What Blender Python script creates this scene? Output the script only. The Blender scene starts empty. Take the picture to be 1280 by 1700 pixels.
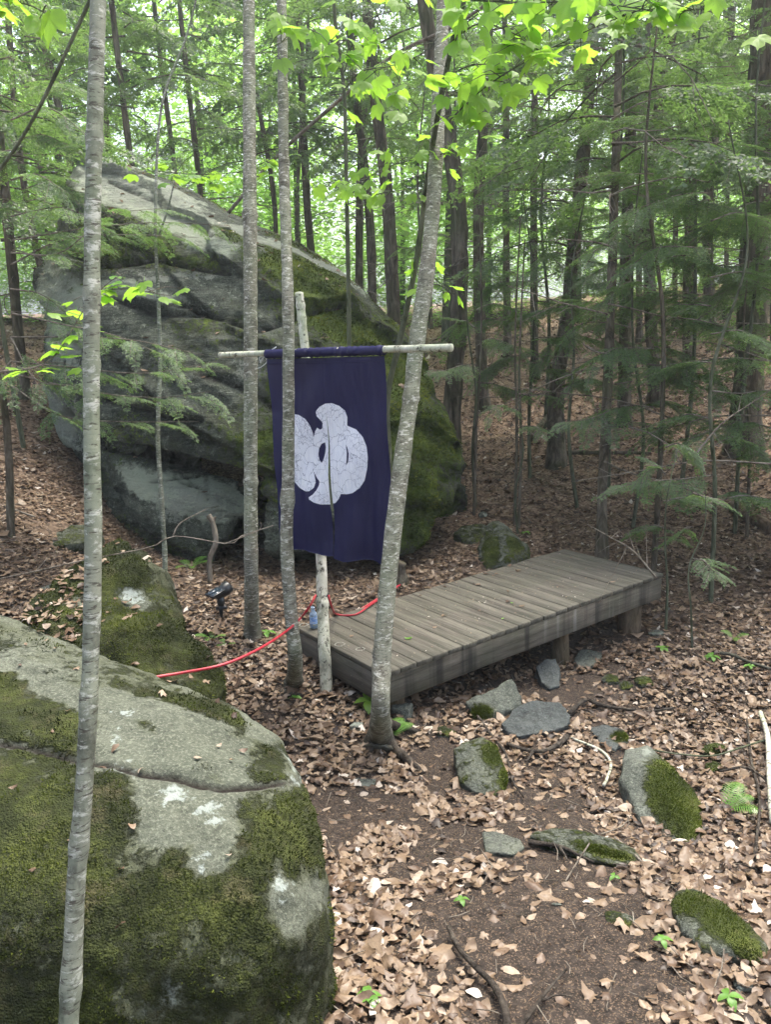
import bpy, bmesh, math, random
import numpy as np
from mathutils import Vector, Matrix

# ------------------------------------------------------------------ camera, world, sun, exposure
scene = bpy.context.scene
COL = scene.collection
RNG = np.random.default_rng(7)
random.seed(7)

EYE = np.array([0.0, 0.0, 1.85])
FPX = 1302.0
def cam_basis(pitch, roll):
    p, r = math.radians(pitch), math.radians(roll)
    F = np.array([0, math.cos(p), -math.sin(p)])
    R = np.array([1.0, 0, 0])
    U = np.cross(R, F)
    return F, R * math.cos(r) + U * math.sin(r), -R * math.sin(r) + U * math.cos(r)
CF, CR, CU = cam_basis(13.05, -2.45)
cam_d = bpy.data.cameras.new('camera')
cam_d.sensor_fit = 'HORIZONTAL'
cam_d.sensor_width = 36.0
cam_d.lens = 36.0 * FPX / 1280.0
cam_d.clip_start = 0.05
cam_d.clip_end = 1500.0
cam = bpy.data.objects.new('camera', cam_d)
COL.objects.link(cam)
cam.matrix_world = Matrix(((CR[0], CU[0], -CF[0], EYE[0]), (CR[1], CU[1], -CF[1], EYE[1]),
                           (CR[2], CU[2], -CF[2], EYE[2]), (0, 0, 0, 1)))
scene.camera = cam

SUN_EL, SUN_AZ = math.radians(68), math.radians(35)     # azimuth from +Y towards +X
world = bpy.data.worlds.new('World')
scene.world = world
world.use_nodes = True
wn = world.node_tree
wn.nodes.clear()
sky = wn.nodes.new('ShaderNodeTexSky')
sky.sky_type = 'NISHITA'
sky.sun_disc = False
sky.sun_elevation = SUN_EL
sky.sun_rotation = SUN_AZ
sky.air_density = 1.0
sky.dust_density = 6.0
sky.ozone_density = 1.0
hsv = wn.nodes.new('ShaderNodeHueSaturation')
hsv.inputs['Saturation'].default_value = 0.72
bg = wn.nodes.new('ShaderNodeBackground')
bg.inputs['Strength'].default_value = 0.15
wo = wn.nodes.new('ShaderNodeOutputWorld')
wn.links.new(sky.outputs[0], hsv.inputs['Color'])
wn.links.new(hsv.outputs[0], bg.inputs['Color'])
wn.links.new(bg.outputs[0], wo.inputs['Surface'])

sun_d = bpy.data.lights.new('sun', 'SUN')
sun_d.energy = 1.5
sun_d.angle = math.radians(20)
sun_d.color = (1.0, 0.95, 0.86)
sun = bpy.data.objects.new('sun', sun_d)
COL.objects.link(sun)
sdir = Vector((math.cos(SUN_EL) * math.sin(SUN_AZ), math.cos(SUN_EL) * math.cos(SUN_AZ), math.sin(SUN_EL)))
sun.rotation_euler = sdir.to_track_quat('Z', 'Y').to_euler()
sun.location = (0, 0, 30)

vs = scene.view_settings
vs.view_transform = 'Standard'
vs.look = 'None'
vs.exposure = 1.85
vs.gamma = 1.0
vs.use_curve_mapping = False
cy = scene.cycles
cy.max_bounces = 5
cy.adaptive_threshold = 0.03
cy.diffuse_bounces = 3
cy.volume_bounces = 0
cy.glossy_bounces = 2
cy.transmission_bounces = 4
cy.transparent_max_bounces = 8
cy.use_denoising = True
cy.sample_clamp_indirect = 6.0

# ------------------------------------------------------------------ maths helpers
def P(px, py, d):
    return EYE + d * (CF + (px - 640.0) / FPX * CR - (py - 850.0) / FPX * CU)
def proj(V):
    D = V - EYE
    z = D @ CF
    return np.c_[640 + FPX * (D @ CR) / z, 850 - FPX * (D @ CU) / z, z]

def _hash(ix, iy, iz, seed):
    with np.errstate(over='ignore'):
        h = (ix.astype(np.uint32) * np.uint32(374761393) + iy.astype(np.uint32) * np.uint32(668265263)
             + iz.astype(np.uint32) * np.uint32(2147483647 - 57) + np.uint32(seed * 974711 & 0xffffffff))
        h = (h ^ (h >> np.uint32(13))) * np.uint32(1274126177)
        h = (h ^ (h >> np.uint32(15))) * np.uint32(2246822519)
        return ((h ^ (h >> np.uint32(16))) & np.uint32(0xffffff)).astype(np.float64) / 8388607.5 - 1.0
def vnoise(p, seed=0):
    p = np.asarray(p, float)
    i = np.floor(p).astype(np.int64)
    f = p - i
    f = f * f * f * (f * (f * 6 - 15) + 10)
    r = 0
    for dx in (0, 1):
        wx = f[:, 0] if dx else 1 - f[:, 0]
        for dy in (0, 1):
            wy = f[:, 1] if dy else 1 - f[:, 1]
            for dz in (0, 1):
                wz = f[:, 2] if dz else 1 - f[:, 2]
                r = r + wx * wy * wz * _hash(i[:, 0] + dx, i[:, 1] + dy, i[:, 2] + dz, seed)
    return r
def fbm(p, octaves=4, seed=0, gain=0.5):
    r, a = 0, 1.0
    for k in range(octaves):
        r = r + a * vnoise(p * 2 ** k + 17.3 * k, seed + k)
        a *= gain
    return r
def sstep(a, b, x):
    t = np.clip((x - a) / (b - a), 0, 1)
    return t * t * (3 - 2 * t)
def poly_dist(pts, poly, closed=False):
    poly = np.asarray(poly, float)
    seg = list(zip(poly[:-1], poly[1:]))
    if closed: seg.append((poly[-1], poly[0]))
    d = np.full(len(pts), 1e9)
    for a, b in seg:
        ab = b - a
        t = np.clip(((pts - a) @ ab) / max(ab @ ab, 1e-9), 0, 1)
        d = np.minimum(d, np.hypot(*(pts - a - t[:, None] * ab).T))
    return d
def inside(pts, poly):
    poly = np.asarray(poly, float)
    c = np.zeros(len(pts), bool)
    j = len(poly) - 1
    for i in range(len(poly)):
        yi, yj, xi, xj = poly[i, 1], poly[j, 1], poly[i, 0], poly[j, 0]
        m = ((yi > pts[:, 1]) != (yj > pts[:, 1]))
        c ^= m & (pts[:, 0] < (xj - xi) * (pts[:, 1] - yi) / ((yj - yi) or 1e-9) + xi)
        j = i
    return c
def sdf(pts, poly):
    d = poly_dist(pts, poly, True)
    return np.where(inside(pts, poly), d, -d)

# ------------------------------------------------------------------ ground height
CTRL = np.array([
 (0,0,.28),(-2,0,.5),(2,0,.2),(0,-6,.6),(6,-6,.3),(-6,-6,1.2),(0,1.8,.06),(1.3,1.8,.04),(-1.5,2,.12),(0,3.0,-.26),(1,3,-.28),(2.2,3,-.27),
 (-.1,3.8,-.36),(1,4,-.43),(2,4.5,-.42),(3.2,4.5,-.34),(.5,4.9,-.44),(1.5,5.5,-.42),(-.5,4.6,-.26),(-.8,4.9,-.2),
 (-1.2,4.4,-.18),(-1,5.5,-.16),(.5,6,-.2),(1.5,6.8,-.22),(0,7.2,-.15),(-2,7,-.05),(3,6,-.38),(4,6,-.3),(3,8,-.1),(1,8.5,-.02),
 (1,12,.35),(4,12,.6),(0,15,.75),(6,10,.6),(2,20,1.3),(8,20,1.9),(-3,20,1.5),(0,30,2.0),(10,30,2.8),(-10,30,2.6),
 (0,60,3),(30,60,4),(-30,60,4),(-2.2,5.2,.12),(-3,6,.5),(-3.3,7.5,.75),(-4.5,7,1.05),(-2.5,3.5,.12),(-6,5,1.2),
 (-4,10,1.1),(-7,12,1.7),(-5,2,.7),(6,3,-.1),(10,6,.3),(20,10,1.2),(-20,10,2),(0,110,5),(90,60,6),(-90,60,6),(60,-30,1),(-60,-30,2),(0,-60,1)], float)
def _tps(a, b):
    r2 = ((a[:, None, :2] - b[None, :, :2]) ** 2).sum(-1)
    return 0.5 * r2 * np.log(r2 + 1e-9)
_K = _tps(CTRL, CTRL) + np.eye(len(CTRL)) * 0.02
_Pm = np.c_[np.ones(len(CTRL)), CTRL[:, :2]]
_A = np.block([[_K, _Pm], [_Pm.T, np.zeros((3, 3))]])
_W = np.linalg.solve(_A, np.r_[CTRL[:, 2], 0, 0, 0])
def gh(x, y, rough=True):
    x = np.atleast_1d(np.asarray(x, float)); y = np.atleast_1d(np.asarray(y, float))
    xc, yc = np.clip(x, -85, 85), np.clip(y, -55, 105)
    q = np.c_[xc, yc]
    h = np.empty(len(q))
    for s in range(0, len(q), 40000):
        qq = q[s:s + 40000]
        h[s:s + 40000] = _tps(qq, CTRL) @ _W[:-3] + np.c_[np.ones(len(qq)), qq] @ _W[-3:]
    if rough:
        p = np.c_[x, y, np.zeros_like(x)]
        far = np.clip(np.hypot(x, y) / 12, 0, 1)
        h = h + 0.018 * fbm(p * 2.2, 3, 3) + 0.006 * fbm(p * 11, 2, 9) + far * 0.12 * fbm(p * 0.5, 3, 5)
    return h
def gz(x, y): return float(gh(x, y)[0])
def G(px, py):
    """the point of the ground seen at a pixel of the photograph"""
    d = CF + (px - 640.0) / FPX * CR - (py - 850.0) / FPX * CU
    ts = np.r_[np.arange(1.0, 12, .04), np.arange(12, 80, .3)]
    Q = EYE + ts[:, None] * d
    below = Q[:, 2] < gh(Q[:, 0], Q[:, 1])
    k = int(np.argmax(below)) if below.any() else len(ts) - 1
    q = Q[k].copy()
    if k > 0 and below.any():
        a, b = ts[k - 1], ts[k]
        for _ in range(8):
            m = (a + b) / 2
            q = EYE + m * d
            if q[2] < gz(q[0], q[1]): b = m
            else: a = m
    q[2] = gz(q[0], q[1])
    return q
def GD(px, d):
    """ground point below the viewing column px at depth d"""
    q = P(px, 850, d)
    for _ in range(6):
        z = gz(q[0], q[1])
        D = np.array([q[0], q[1], z]) - EYE
        zz = D @ CF
        py = 850 - FPX * (D @ CU) / zz
        q = P(px, py, d)
    q[2] = gz(q[0], q[1])
    return q

# ------------------------------------------------------------------ mesh helpers
def mesh_np(name, V, quads=None, tris=None, mats=(), attrs=None, smooth=True, mat_q=None, mat_t=None):
    V = np.asarray(V, np.float32)
    me = bpy.data.meshes.new(name)
    nq = 0 if quads is None else len(quads)
    nt = 0 if tris is None else len(tris)
    me.vertices.add(len(V)); me.vertices.foreach_set('co', V.ravel())
    li, st = [], []
    if nq: li.append(np.asarray(quads, np.int32).ravel()); st.append(np.arange(nq) * 4)
    if nt: li.append(np.asarray(tris, np.int32).ravel()); st.append(nq * 4 + np.arange(nt) * 3)
    li = np.concatenate(li); st = np.concatenate(st)
    me.loops.add(len(li)); me.loops.foreach_set('vertex_index', li)
    me.polygons.add(nq + nt); me.polygons.foreach_set('loop_start', st.astype(np.int32))
    if smooth: me.polygons.foreach_set('use_smooth', np.ones(nq + nt, bool))
    for m in mats: me.materials.append(m)
    if mat_q is not None or mat_t is not None:
        mi = np.zeros(nq + nt, np.int32)
        if mat_q is not None: mi[:nq] = mat_q
        if mat_t is not None: mi[nq:] = mat_t
        me.polygons.foreach_set('material_index', mi)
    for k, a in (attrs or {}).items():
        at = me.attributes.new(k, 'FLOAT', 'POINT')
        at.data.foreach_set('value', np.asarray(a, np.float32))
    me.update(calc_edges=True)
    return me
def link(name, me, parent=None, loc=None):
    o = bpy.data.objects.new(name, me)
    COL.objects.link(o)
    if loc is not None: o.location = loc
    if parent is not None: o.parent = parent
    return o
def tag(o, label=None, cat=None, group=None, kind=None):
    if label: o['label'] = label
    if cat: o['category'] = cat
    if group: o['group'] = group
    if kind: o['kind'] = kind
    return o
def thing(name, loc, label, cat, group=None):
    o = bpy.data.objects.new(name, None)
    o.empty_display_size = 0.1
    COL.objects.link(o); o.location = tuple(float(v) for v in loc)
    return tag(o, label, cat, group)
class Geo:
    """collects shapes that belong to ONE mesh"""
    def __init__(s): s.V, s.Q, s.T, s.n, s.A, s.mq, s.mt = [], [], [], 0, [], [], []
    def add(s, V, Q=None, T=None, a=None, m=0):
        V = np.asarray(V, float)
        s.V.append(V)
        if Q is not None and len(Q): s.Q.append(np.asarray(Q) + s.n); s.mq.append(np.full(len(Q), m))
        if T is not None and len(T): s.T.append(np.asarray(T) + s.n); s.mt.append(np.full(len(T), m))
        s.A.append(np.full(len(V), 0.5) if a is None else np.broadcast_to(a, (len(V),)))
        s.n += len(V)
    def mesh(s, name, mats, off=(0, 0, 0), smooth=True, extra=None):
        V = np.concatenate(s.V) - np.asarray(off, float)
        at = {'tint': np.concatenate(s.A)}
        if extra: at.update(extra)
        return mesh_np(name, V, np.concatenate(s.Q) if s.Q else None, np.concatenate(s.T) if s.T else None, mats, at, smooth,
                       np.concatenate(s.mq) if s.mq else None, np.concatenate(s.mt) if s.mt else None)
def part(name, geo, mats, th, smooth=True):
    if not isinstance(mats, (list, tuple)): mats = [mats]
    me = geo.mesh(name, mats, th.location if th is not None else (0, 0, 0), smooth)
    o = link(name, me, th)
    if name in ('branch', 'foliage'): o['kind'] = 'stuff'
    return o
def single(name, geo, mats, base, label, cat, group=None, smooth=True):
    if not isinstance(mats, (list, tuple)): mats = [mats]
    o = link(name, geo.mesh(name, mats, base, smooth), None, tuple(float(v) for v in base))
    return tag(o, label, cat, group)
def smooth_path(pts, n):
    pts = np.asarray(pts, float)
    if len(pts) == 2:
        t = np.linspace(0, 1, n)[:, None]
        return pts[0] * (1 - t) + pts[1] * t
    d = np.r_[0, np.cumsum(np.linalg.norm(np.diff(pts, axis=0), axis=1))]
    e = np.vstack([2 * pts[0] - pts[1], pts, 2 * pts[-1] - pts[-2]])
    out = []
    for s in np.linspace(0, d[-1], n):
        k = min(max(int(np.searchsorted(d, s, side='right')) - 1, 0), len(pts) - 2)
        t = (s - d[k]) / max(d[k + 1] - d[k], 1e-9)
        p0, p1, p2, p3 = e[k], e[k + 1], e[k + 2], e[k + 3]
        out.append(.5 * ((2 * p1) + (-p0 + p2) * t + (2 * p0 - 5 * p1 + 4 * p2 - p3) * t ** 2 + (-p0 + 3 * p1 - 3 * p2 + p3) * t ** 3))
    return np.array(out)
def tube(path, rad, seg=10, bump=0.0, seed=0, freq=6.0, cap=True):
    path = np.asarray(path, float)
    n = len(path)
    rad = np.interp(np.linspace(0, 1, n), np.linspace(0, 1, len(np.atleast_1d(rad))), np.atleast_1d(rad)) if np.size(rad) != n else np.asarray(rad, float)
    T = np.gradient(path, axis=0)
    T /= np.linalg.norm(T, axis=1)[:, None] + 1e-12
    ref = np.array([0.31, 0.93, 0.2]) if abs(T[0] @ np.array([.31, .93, .2])) < .9 else np.array([1.0, 0, 0])
    N = ref - T * (T @ ref)[:, None]
    N /= np.linalg.norm(N, axis=1)[:, None] + 1e-12
    B = np.cross(T, N)
    a = np.linspace(0, 2 * np.pi, seg, endpoint=False)
    D = np.cos(a)[None, :, None] * N[:, None, :] + np.sin(a)[None, :, None] * B[:, None, :]
    r = rad[:, None] * np.ones(seg)
    if bump:
        pp = (path[:, None, :] + D * rad[:, None, None] * 1.0).reshape(-1, 3)
        r = r * (1 + bump * fbm(pp * freq, 3, seed).reshape(n, seg))
    V = (path[:, None, :] + D * r[:, :, None]).reshape(-1, 3)
    i = np.arange(n - 1)[:, None] * seg; j = np.arange(seg)[None, :]; k = (j + 1) % seg
    Q = np.stack([i + j, i + k, i + seg + k, i + seg + j], -1).reshape(-1, 4)
    Tt = None
    if cap:
        V = np.vstack([V, path[0], path[-1]])
        c0, c1 = n * seg, n * seg + 1
        jj = np.arange(seg); kk = (jj + 1) % seg
        Tt = np.vstack([np.c_[np.full(seg, c0), kk, jj], np.c_[np.full(seg, c1), (n - 1) * seg + jj, (n - 1) * seg + kk]])
    return V, Q, Tt
def box(c, ax, ay, az, hx, hy, hz, bev=0.0):
    """bevelled box: centre, three axes, three half sizes"""
    c = np.asarray(c, float)
    V, Q, T = [], [], []
    b = bev
    s = [(-1, -1, -1), (1, -1, -1), (1, 1, -1), (-1, 1, -1), (-1, -1, 1), (1, -1, 1), (1, 1, 1), (-1, 1, 1)]
    bm = bmesh.new()
    for q in s: bm.verts.new((q[0] * hx, q[1] * hy, q[2] * hz))
    bm.verts.ensure_lookup_table()
    for f in ((0, 3, 2, 1), (4, 5, 6, 7), (0, 1, 5, 4), (1, 2, 6, 5), (2, 3, 7, 6), (3, 0, 4, 7)):
        bm.faces.new([bm.verts[i] for i in f])
    if b: bmesh.ops.bevel(bm, geom=bm.edges[:], offset=b, segments=1, affect='EDGES')
    bm.verts.index_update()
    L = np.array([v.co[:] for v in bm.verts])
    for f in bm.faces:
        ids = [v.index for v in f.verts]
        (Q if len(ids) == 4 else T).append(ids)
    bm.free()
    return c + L[:, :1] * ax + L[:, 1:2] * ay + L[:, 2:3] * az, np.array(Q), (np.array(T) if T else None)
X3, Y3, Z3 = np.eye(3)

# ------------------------------------------------------------------ material helpers
class NT:
    def __init__(s, name):
        s.m = bpy.data.materials.new(name); s.m.use_nodes = True
        s.t = s.m.node_tree; s.t.nodes.clear()
        s.out = s.t.nodes.new('ShaderNodeOutputMaterial')
        s._oc = None
    def n(s, typ, **kw):
        nd = s.t.nodes.new(typ)
        for k, v in kw.items():
            if k.startswith('_'): setattr(nd, k[1:], v)
            else: nd.inputs[k.replace('__', ' ')].default_value = v
        return nd
    def l(s, a, b): s.t.links.new(a, b)
    def oc(s):
        if not s._oc: s._oc = s.n('ShaderNodeTexCoord').outputs['Object']
        return s._oc
    def mapped(s, scale=(1, 1, 1), rot=(0, 0, 0)):
        mp = s.n('ShaderNodeMapping'); s.l(s.oc(), mp.inputs['Vector'])
        mp.inputs['Scale'].default_value = scale; mp.inputs['Rotation'].default_value = rot
        return mp.outputs[0]
    def noise(s, scale, detail=4, rough=.55, vec=None, dist=0.0):
        nd = s.n('ShaderNodeTexNoise', Scale=scale, Detail=detail, Roughness=rough, Distortion=dist)
        s.l(vec or s.oc(), nd.inputs['Vector']); return nd.outputs['Fac']
    def voro(s, scale, feature='F1', vec=None, out='Distance'):
        nd = s.n('ShaderNodeTexVoronoi', _feature=feature, Scale=scale)
        s.l(vec or s.oc(), nd.inputs['Vector']); return nd.outputs[out]
    def ramp(s, fac, stops, interp='LINEAR'):
        nd = s.n('ShaderNodeValToRGB'); cr = nd.color_ramp; cr.interpolation = interp
        while len(cr.elements) < len(stops): cr.elements.new(0.5)
        for e, (p, c) in zip(cr.elements, stops):
            e.position = p; e.color = (c, c, c, 1) if np.isscalar(c) else (*c, 1)
        s.l(fac, nd.inputs['Fac']); return nd.outputs['Color']
    def mix(s, f, a, b, blend='MIX'):
        nd = s.n('ShaderNodeMix', _data_type='RGBA', _blend_type=blend)
        for sock, v in ((nd.inputs[0], f), (nd.inputs[6], a), (nd.inputs[7], b)):
            if hasattr(v, 'is_output') or hasattr(v, 'links'): s.l(v, sock)
            elif np.isscalar(v): sock.default_value = v
            else: sock.default_value = (*v, 1)
        return nd.outputs[2]
    def math(s, op, a, b=None, c=None):
        nd = s.n('ShaderNodeMath', _operation=op)
        for i, v in enumerate((a, b, c)):
            if v is None: continue
            if hasattr(v, 'links'): s.l(v, nd.inputs[i])
            else: nd.inputs[i].default_value = v
        return nd.outputs[0]
    def attr(s, name):
        return s.n('ShaderNodeAttribute', _attribute_name=name).outputs['Fac']
    def rnd(s): return s.n('ShaderNodeObjectInfo').outputs['Random']
    def bump(s, h, strength=.5, dist=.01, normal=None):
        nd = s.n('ShaderNodeBump', Strength=strength, Distance=dist); s.l(h, nd.inputs['Height'])
        if normal: s.l(normal, nd.inputs['Normal'])
        return nd.outputs[0]
    def principled(s, col, rough=.8, normal=None, spec=.3, metallic=0.0, **kw):
        nd = s.n('ShaderNodeBsdfPrincipled')
        for k, v in (('Base Color', col), ('Roughness', rough), ('Specular IOR Level', spec), ('Metallic', metallic), *kw.items()):
            if hasattr(v, 'links'): s.l(v, nd.inputs[k])
            elif np.isscalar(v): nd.inputs[k].default_value = v
            else: nd.inputs[k].default_value = (*v, 1)
        if normal: s.l(normal, nd.inputs['Normal'])
        s.l(nd.outputs[0], s.out.inputs['Surface'])
        return nd
    def leafy(s, col, tcol, fac=.5, normal=None, gloss=.04):
        d = s.n('ShaderNodeBsdfDiffuse'); t = s.n('ShaderNodeBsdfTranslucent'); g = s.n('ShaderNodeBsdfGlossy', Roughness=.45)
        for sock, v in ((d.inputs['Color'], col), (t.inputs['Color'], tcol)):
            if hasattr(v, 'links'): s.l(v, sock)
            else: sock.default_value = (*v, 1)
        m = s.n('ShaderNodeMixShader', Fac=fac); s.l(d.outputs[0], m.inputs[1]); s.l(t.outputs[0], m.inputs[2])
        m2 = s.n('ShaderNodeMixShader', Fac=gloss); s.l(m.outputs[0], m2.inputs[1]); s.l(g.outputs[0], m2.inputs[2])
        if normal: s.l(normal, d.inputs['Normal'])
        s.l(m2.outputs[0], s.out.inputs['Surface'])

M = {}
def mat_ground():
    s = NT('forest_floor')
    n1 = s.noise(1.3, 4); n2 = s.noise(28, 6, .7); v = s.voro(42, 'F1', None, 'Color'); v2 = s.voro(240, 'F1', None, 'Color')
    soil = s.ramp(n2, [(.3, (.014, .012, .010)), (.52, (.034, .027, .022)), (.75, (.068, .054, .043))])
    bw = s.n('ShaderNodeRGBToBW'); s.l(v, bw.inputs[0])
    leaf = s.ramp(bw.outputs[0], [(.15, (.06, .04, .027)), (.4, (.15, .10, .066)), (.65, (.24, .165, .11)), (.9, (.32, .24, .17))])
    bw2 = s.n('ShaderNodeRGBToBW'); s.l(v2, bw2.inputs[0])
    crumb = s.mix(s.ramp(bw2.outputs[0], [(.70, 0.0), (.78, .55)]), soil, (.17, .12, .08))
    far = s.attr('tint')
    c = s.mix(far, crumb, leaf)
    h = s.math('ADD', s.math('MULTIPLY', bw.outputs[0], .5), n2)
    s.principled(c, .95, s.bump(h, .8, .02), .15)
    return s.m
def mat_litter():
    s = NT('dead_leaf')
    t = s.attr('tint')
    c = s.ramp(t, [(0, (.032, .021, .014)), (.15, (.075, .048, .031)), (.32, (.14, .092, .058)), (.5, (.185, .130, .082)), (.66, (.25, .182, .119)), (.82, (.315, .238, .162)), (.95, (.39, .32, .245)), (1, (.60, .54, .46))])
    n = s.noise(70, 3)
    c = s.mix(s.ramp(n, [(.35, .55), (.65, 0.0)]), c, s.mix(.5, c, (.05, .03, .02)))
    s.leafy(c, c, .2, s.bump(n, .6, .006), .03)
    return s.m
def mat_rock(name, light, dark, mossc=((.011, .014, .005), (.028, .035, .009), (.085, .10, .022)), lichen=(.30, .34, .31), strata=None, moss_fine=55, bd=.012, fleck=0.0):
    s = NT(name)
    n1 = s.noise(2.2, 5, .6); n2 = s.noise(16, 6, .7); n3 = s.noise(120, 3, .7)
    base = s.mix(s.ramp(n1, [(.35, 0), (.65, 1.0)]), dark, light)
    base = s.mix(s.ramp(n2, [(.30, .7), (.55, 0.0)]), base, tuple(v * .4 for v in dark))
    base = s.mix(s.ramp(n3, [(.50, 0.0), (.64, .6)]), base, tuple(min(1, v * 1.6) for v in light))
    base = s.mix(s.ramp(s.noise(75, 4, .8), [(.34, .7), (.46, 0.0)]), base, tuple(v * .35 for v in dark))
    if fleck: base = s.mix(s.ramp(s.noise(11, 7, .85), [(.56, 0.0), (.64, fleck)]), base, tuple(min(1, v * 2.6) for v in light))
    h = s.math('ADD', n2, s.math('MULTIPLY', n3, .35))
    if strata:
        sv = s.mapped(*strata)
        ns = s.noise(1.0, 6, .65, sv)
        base = s.mix(s.ramp(ns, [(.34, .75), (.5, 0.0)]), base, tuple(v * .25 for v in dark))
        h = s.math('ADD', h, s.math('MULTIPLY', ns, 1.6))
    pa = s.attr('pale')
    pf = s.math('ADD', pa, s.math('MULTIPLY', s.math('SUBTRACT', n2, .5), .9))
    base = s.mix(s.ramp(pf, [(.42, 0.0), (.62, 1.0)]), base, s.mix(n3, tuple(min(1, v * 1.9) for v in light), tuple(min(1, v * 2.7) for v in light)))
    # lichen
    la = s.attr('lichen')
    ln = s.noise(34, 5, .75)
    ln2 = s.noise(7, 4, .7)
    lf = s.math('ADD', s.math('ADD', la, s.math('MULTIPLY', s.math('SUBTRACT', ln, .5), 1.7)), s.math('MULTIPLY', s.math('SUBTRACT', ln2, .5), 1.1))
    lcol = s.mix(s.noise(6, 2), lichen, tuple(v * .66 for v in lichen))
    base = s.mix(s.ramp(lf, [(.56, 0.0), (.72, .8)]), base, lcol)
    # moss
    ma = s.attr('moss')
    mn = s.noise(13, 6, .75); mn2 = s.noise(moss_fine, 4, .8); mn3 = s.voro(moss_fine * 3.2)
    film = s.math('ADD', ma, s.math('MULTIPLY', s.math('SUBTRACT', s.noise(5, 6, .8), .5), 1.2))
    base = s.mix(s.ramp(film, [(.22, 0.0), (.55, .72)]), base, (.050, .056, .026))
    mf = s.math('ADD', ma, s.math('MULTIPLY', s.math('SUBTRACT', mn, .5), 2.0))
    mf = s.math('ADD', mf, s.math('MULTIPLY', s.math('SUBTRACT', mn2, .5), .8))
    mfac = s.ramp(mf, [(.42, 0.0), (.64, 1.0)])
    mix1 = s.math('ADD', s.math('MULTIPLY', s.noise(4.5, 3), .7), s.math('MULTIPLY', mn2, .45))
    mc = s.ramp(mix1, [(.38, mossc[0]), (.58, mossc[1]), (.8, mossc[2])])
    mc = s.mix(s.ramp(s.noise(8, 4, .7), [(.56, 0.0), (.70, .55)]), mc, (.10, .085, .045))
    col = s.mix(mfac, base, mc)
    col = s.mix(s.attr('crevice_shade'), col, (.016, .013, .010))  # shade of cracks and bed edges painted into the stone colour
    hm = s.math('ADD', s.math('MULTIPLY', s.math('SUBTRACT', 1.0, mn3), .7), s.math('MULTIPLY', mn2, 1.5))
    hh = s.mix(mfac, h, s.math('ADD', hm, .5))
    s.principled(col, .92, s.bump(hh, 1.0, bd), .2)
    return s.m
def mat_bark_smooth(name, c0, c1, c2, zs=34):
    s = NT(name)
    v = s.mapped((24, 24, zs * 1.7)); v2 = s.mapped((34, 34, zs * 5)); v3 = s.mapped((16, 16, 9))
    a = s.noise(1.0, 5, .7, v, .3); b = s.noise(1.0, 4, .65, v2); p = s.noise(9, 5, .65); q = s.noise(2.2, 2); w = s.noise(1.0, 4, .7, v3)
    c = s.mix(s.ramp(p, [(.38, 0.0), (.62, 1.0)]), c0, c1)
    c = s.mix(s.ramp(w, [(.36, .85), (.50, 0.0)]), c, tuple(x * .42 for x in c0))
    c = s.mix(s.ramp(q, [(.4, 0.0), (.7, .5)]), c, (c1[0] * .8, c1[1] * 1.0, c1[2] * .72))
    c = s.mix(s.ramp(a, [(.53, 0.0), (.62, .85)]), c, c2)
    c = s.mix(s.ramp(b, [(.56, 0.0), (.62, .85)]), c, (.04, .033, .026))
    c = s.mix(s.ramp(a, [(.28, .8), (.37, 0.0)]), c, (.06, .052, .042))
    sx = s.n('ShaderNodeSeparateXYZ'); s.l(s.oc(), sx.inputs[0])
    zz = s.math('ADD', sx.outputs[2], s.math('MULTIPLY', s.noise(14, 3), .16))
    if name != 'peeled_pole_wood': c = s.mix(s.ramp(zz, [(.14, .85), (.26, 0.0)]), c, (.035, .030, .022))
    s.principled(c, .8, s.bump(s.math('ADD', a, s.math('MULTIPLY', b, -.9)), .35, .004), .2)
    return s.m
def mat_bark_rough(name, c0, c1, green=.0):
    s = NT(name)
    v = s.mapped((14, 14, 3.0)); a = s.noise(1.0, 6, .7, v, .6); p = s.noise(3, 3)
    c = s.ramp(a, [(.32, tuple(x * .25 for x in c0)), (.5, c0), (.72, c1)])
    if green: c = s.mix(s.ramp(p, [(.45, 0.0), (.65, green)]), c, (.06, .085, .03))
    s.principled(c, .95, s.bump(a, 1.0, .03), .1)
    return s.m
def mat_needles(name, dark, lite, tip, tr=.45):
    s = NT(name)
    t = s.attr('tint'); r = s.rnd()
    c = s.ramp(t, [(0, dark), (.55, lite), (.8, lite), (1.0, tip)])
    c = s.mix(s.math('MULTIPLY', r, .35), c, tuple(x * .6 for x in dark))
    s.leafy(c, s.mix(.5, c, (.26, .46, .06)), tr, None, .05)
    return s.m
def mat_leaf(name, c0, c1, tc, tr=.6):
    s = NT(name)
    t = s.attr('tint'); r = s.rnd(); n = s.noise(30, 3)
    c = s.mix(t, c0, c1)
    c = s.mix(s.math('MULTIPLY', r, .5), c, c0)
    c = s.mix(s.math('MULTIPLY', n, .3), c, tuple(x * .5 for x in c0))
    s.leafy(c, s.mix(.75, c, tc), tr, None, .03)
    return s.m
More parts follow.
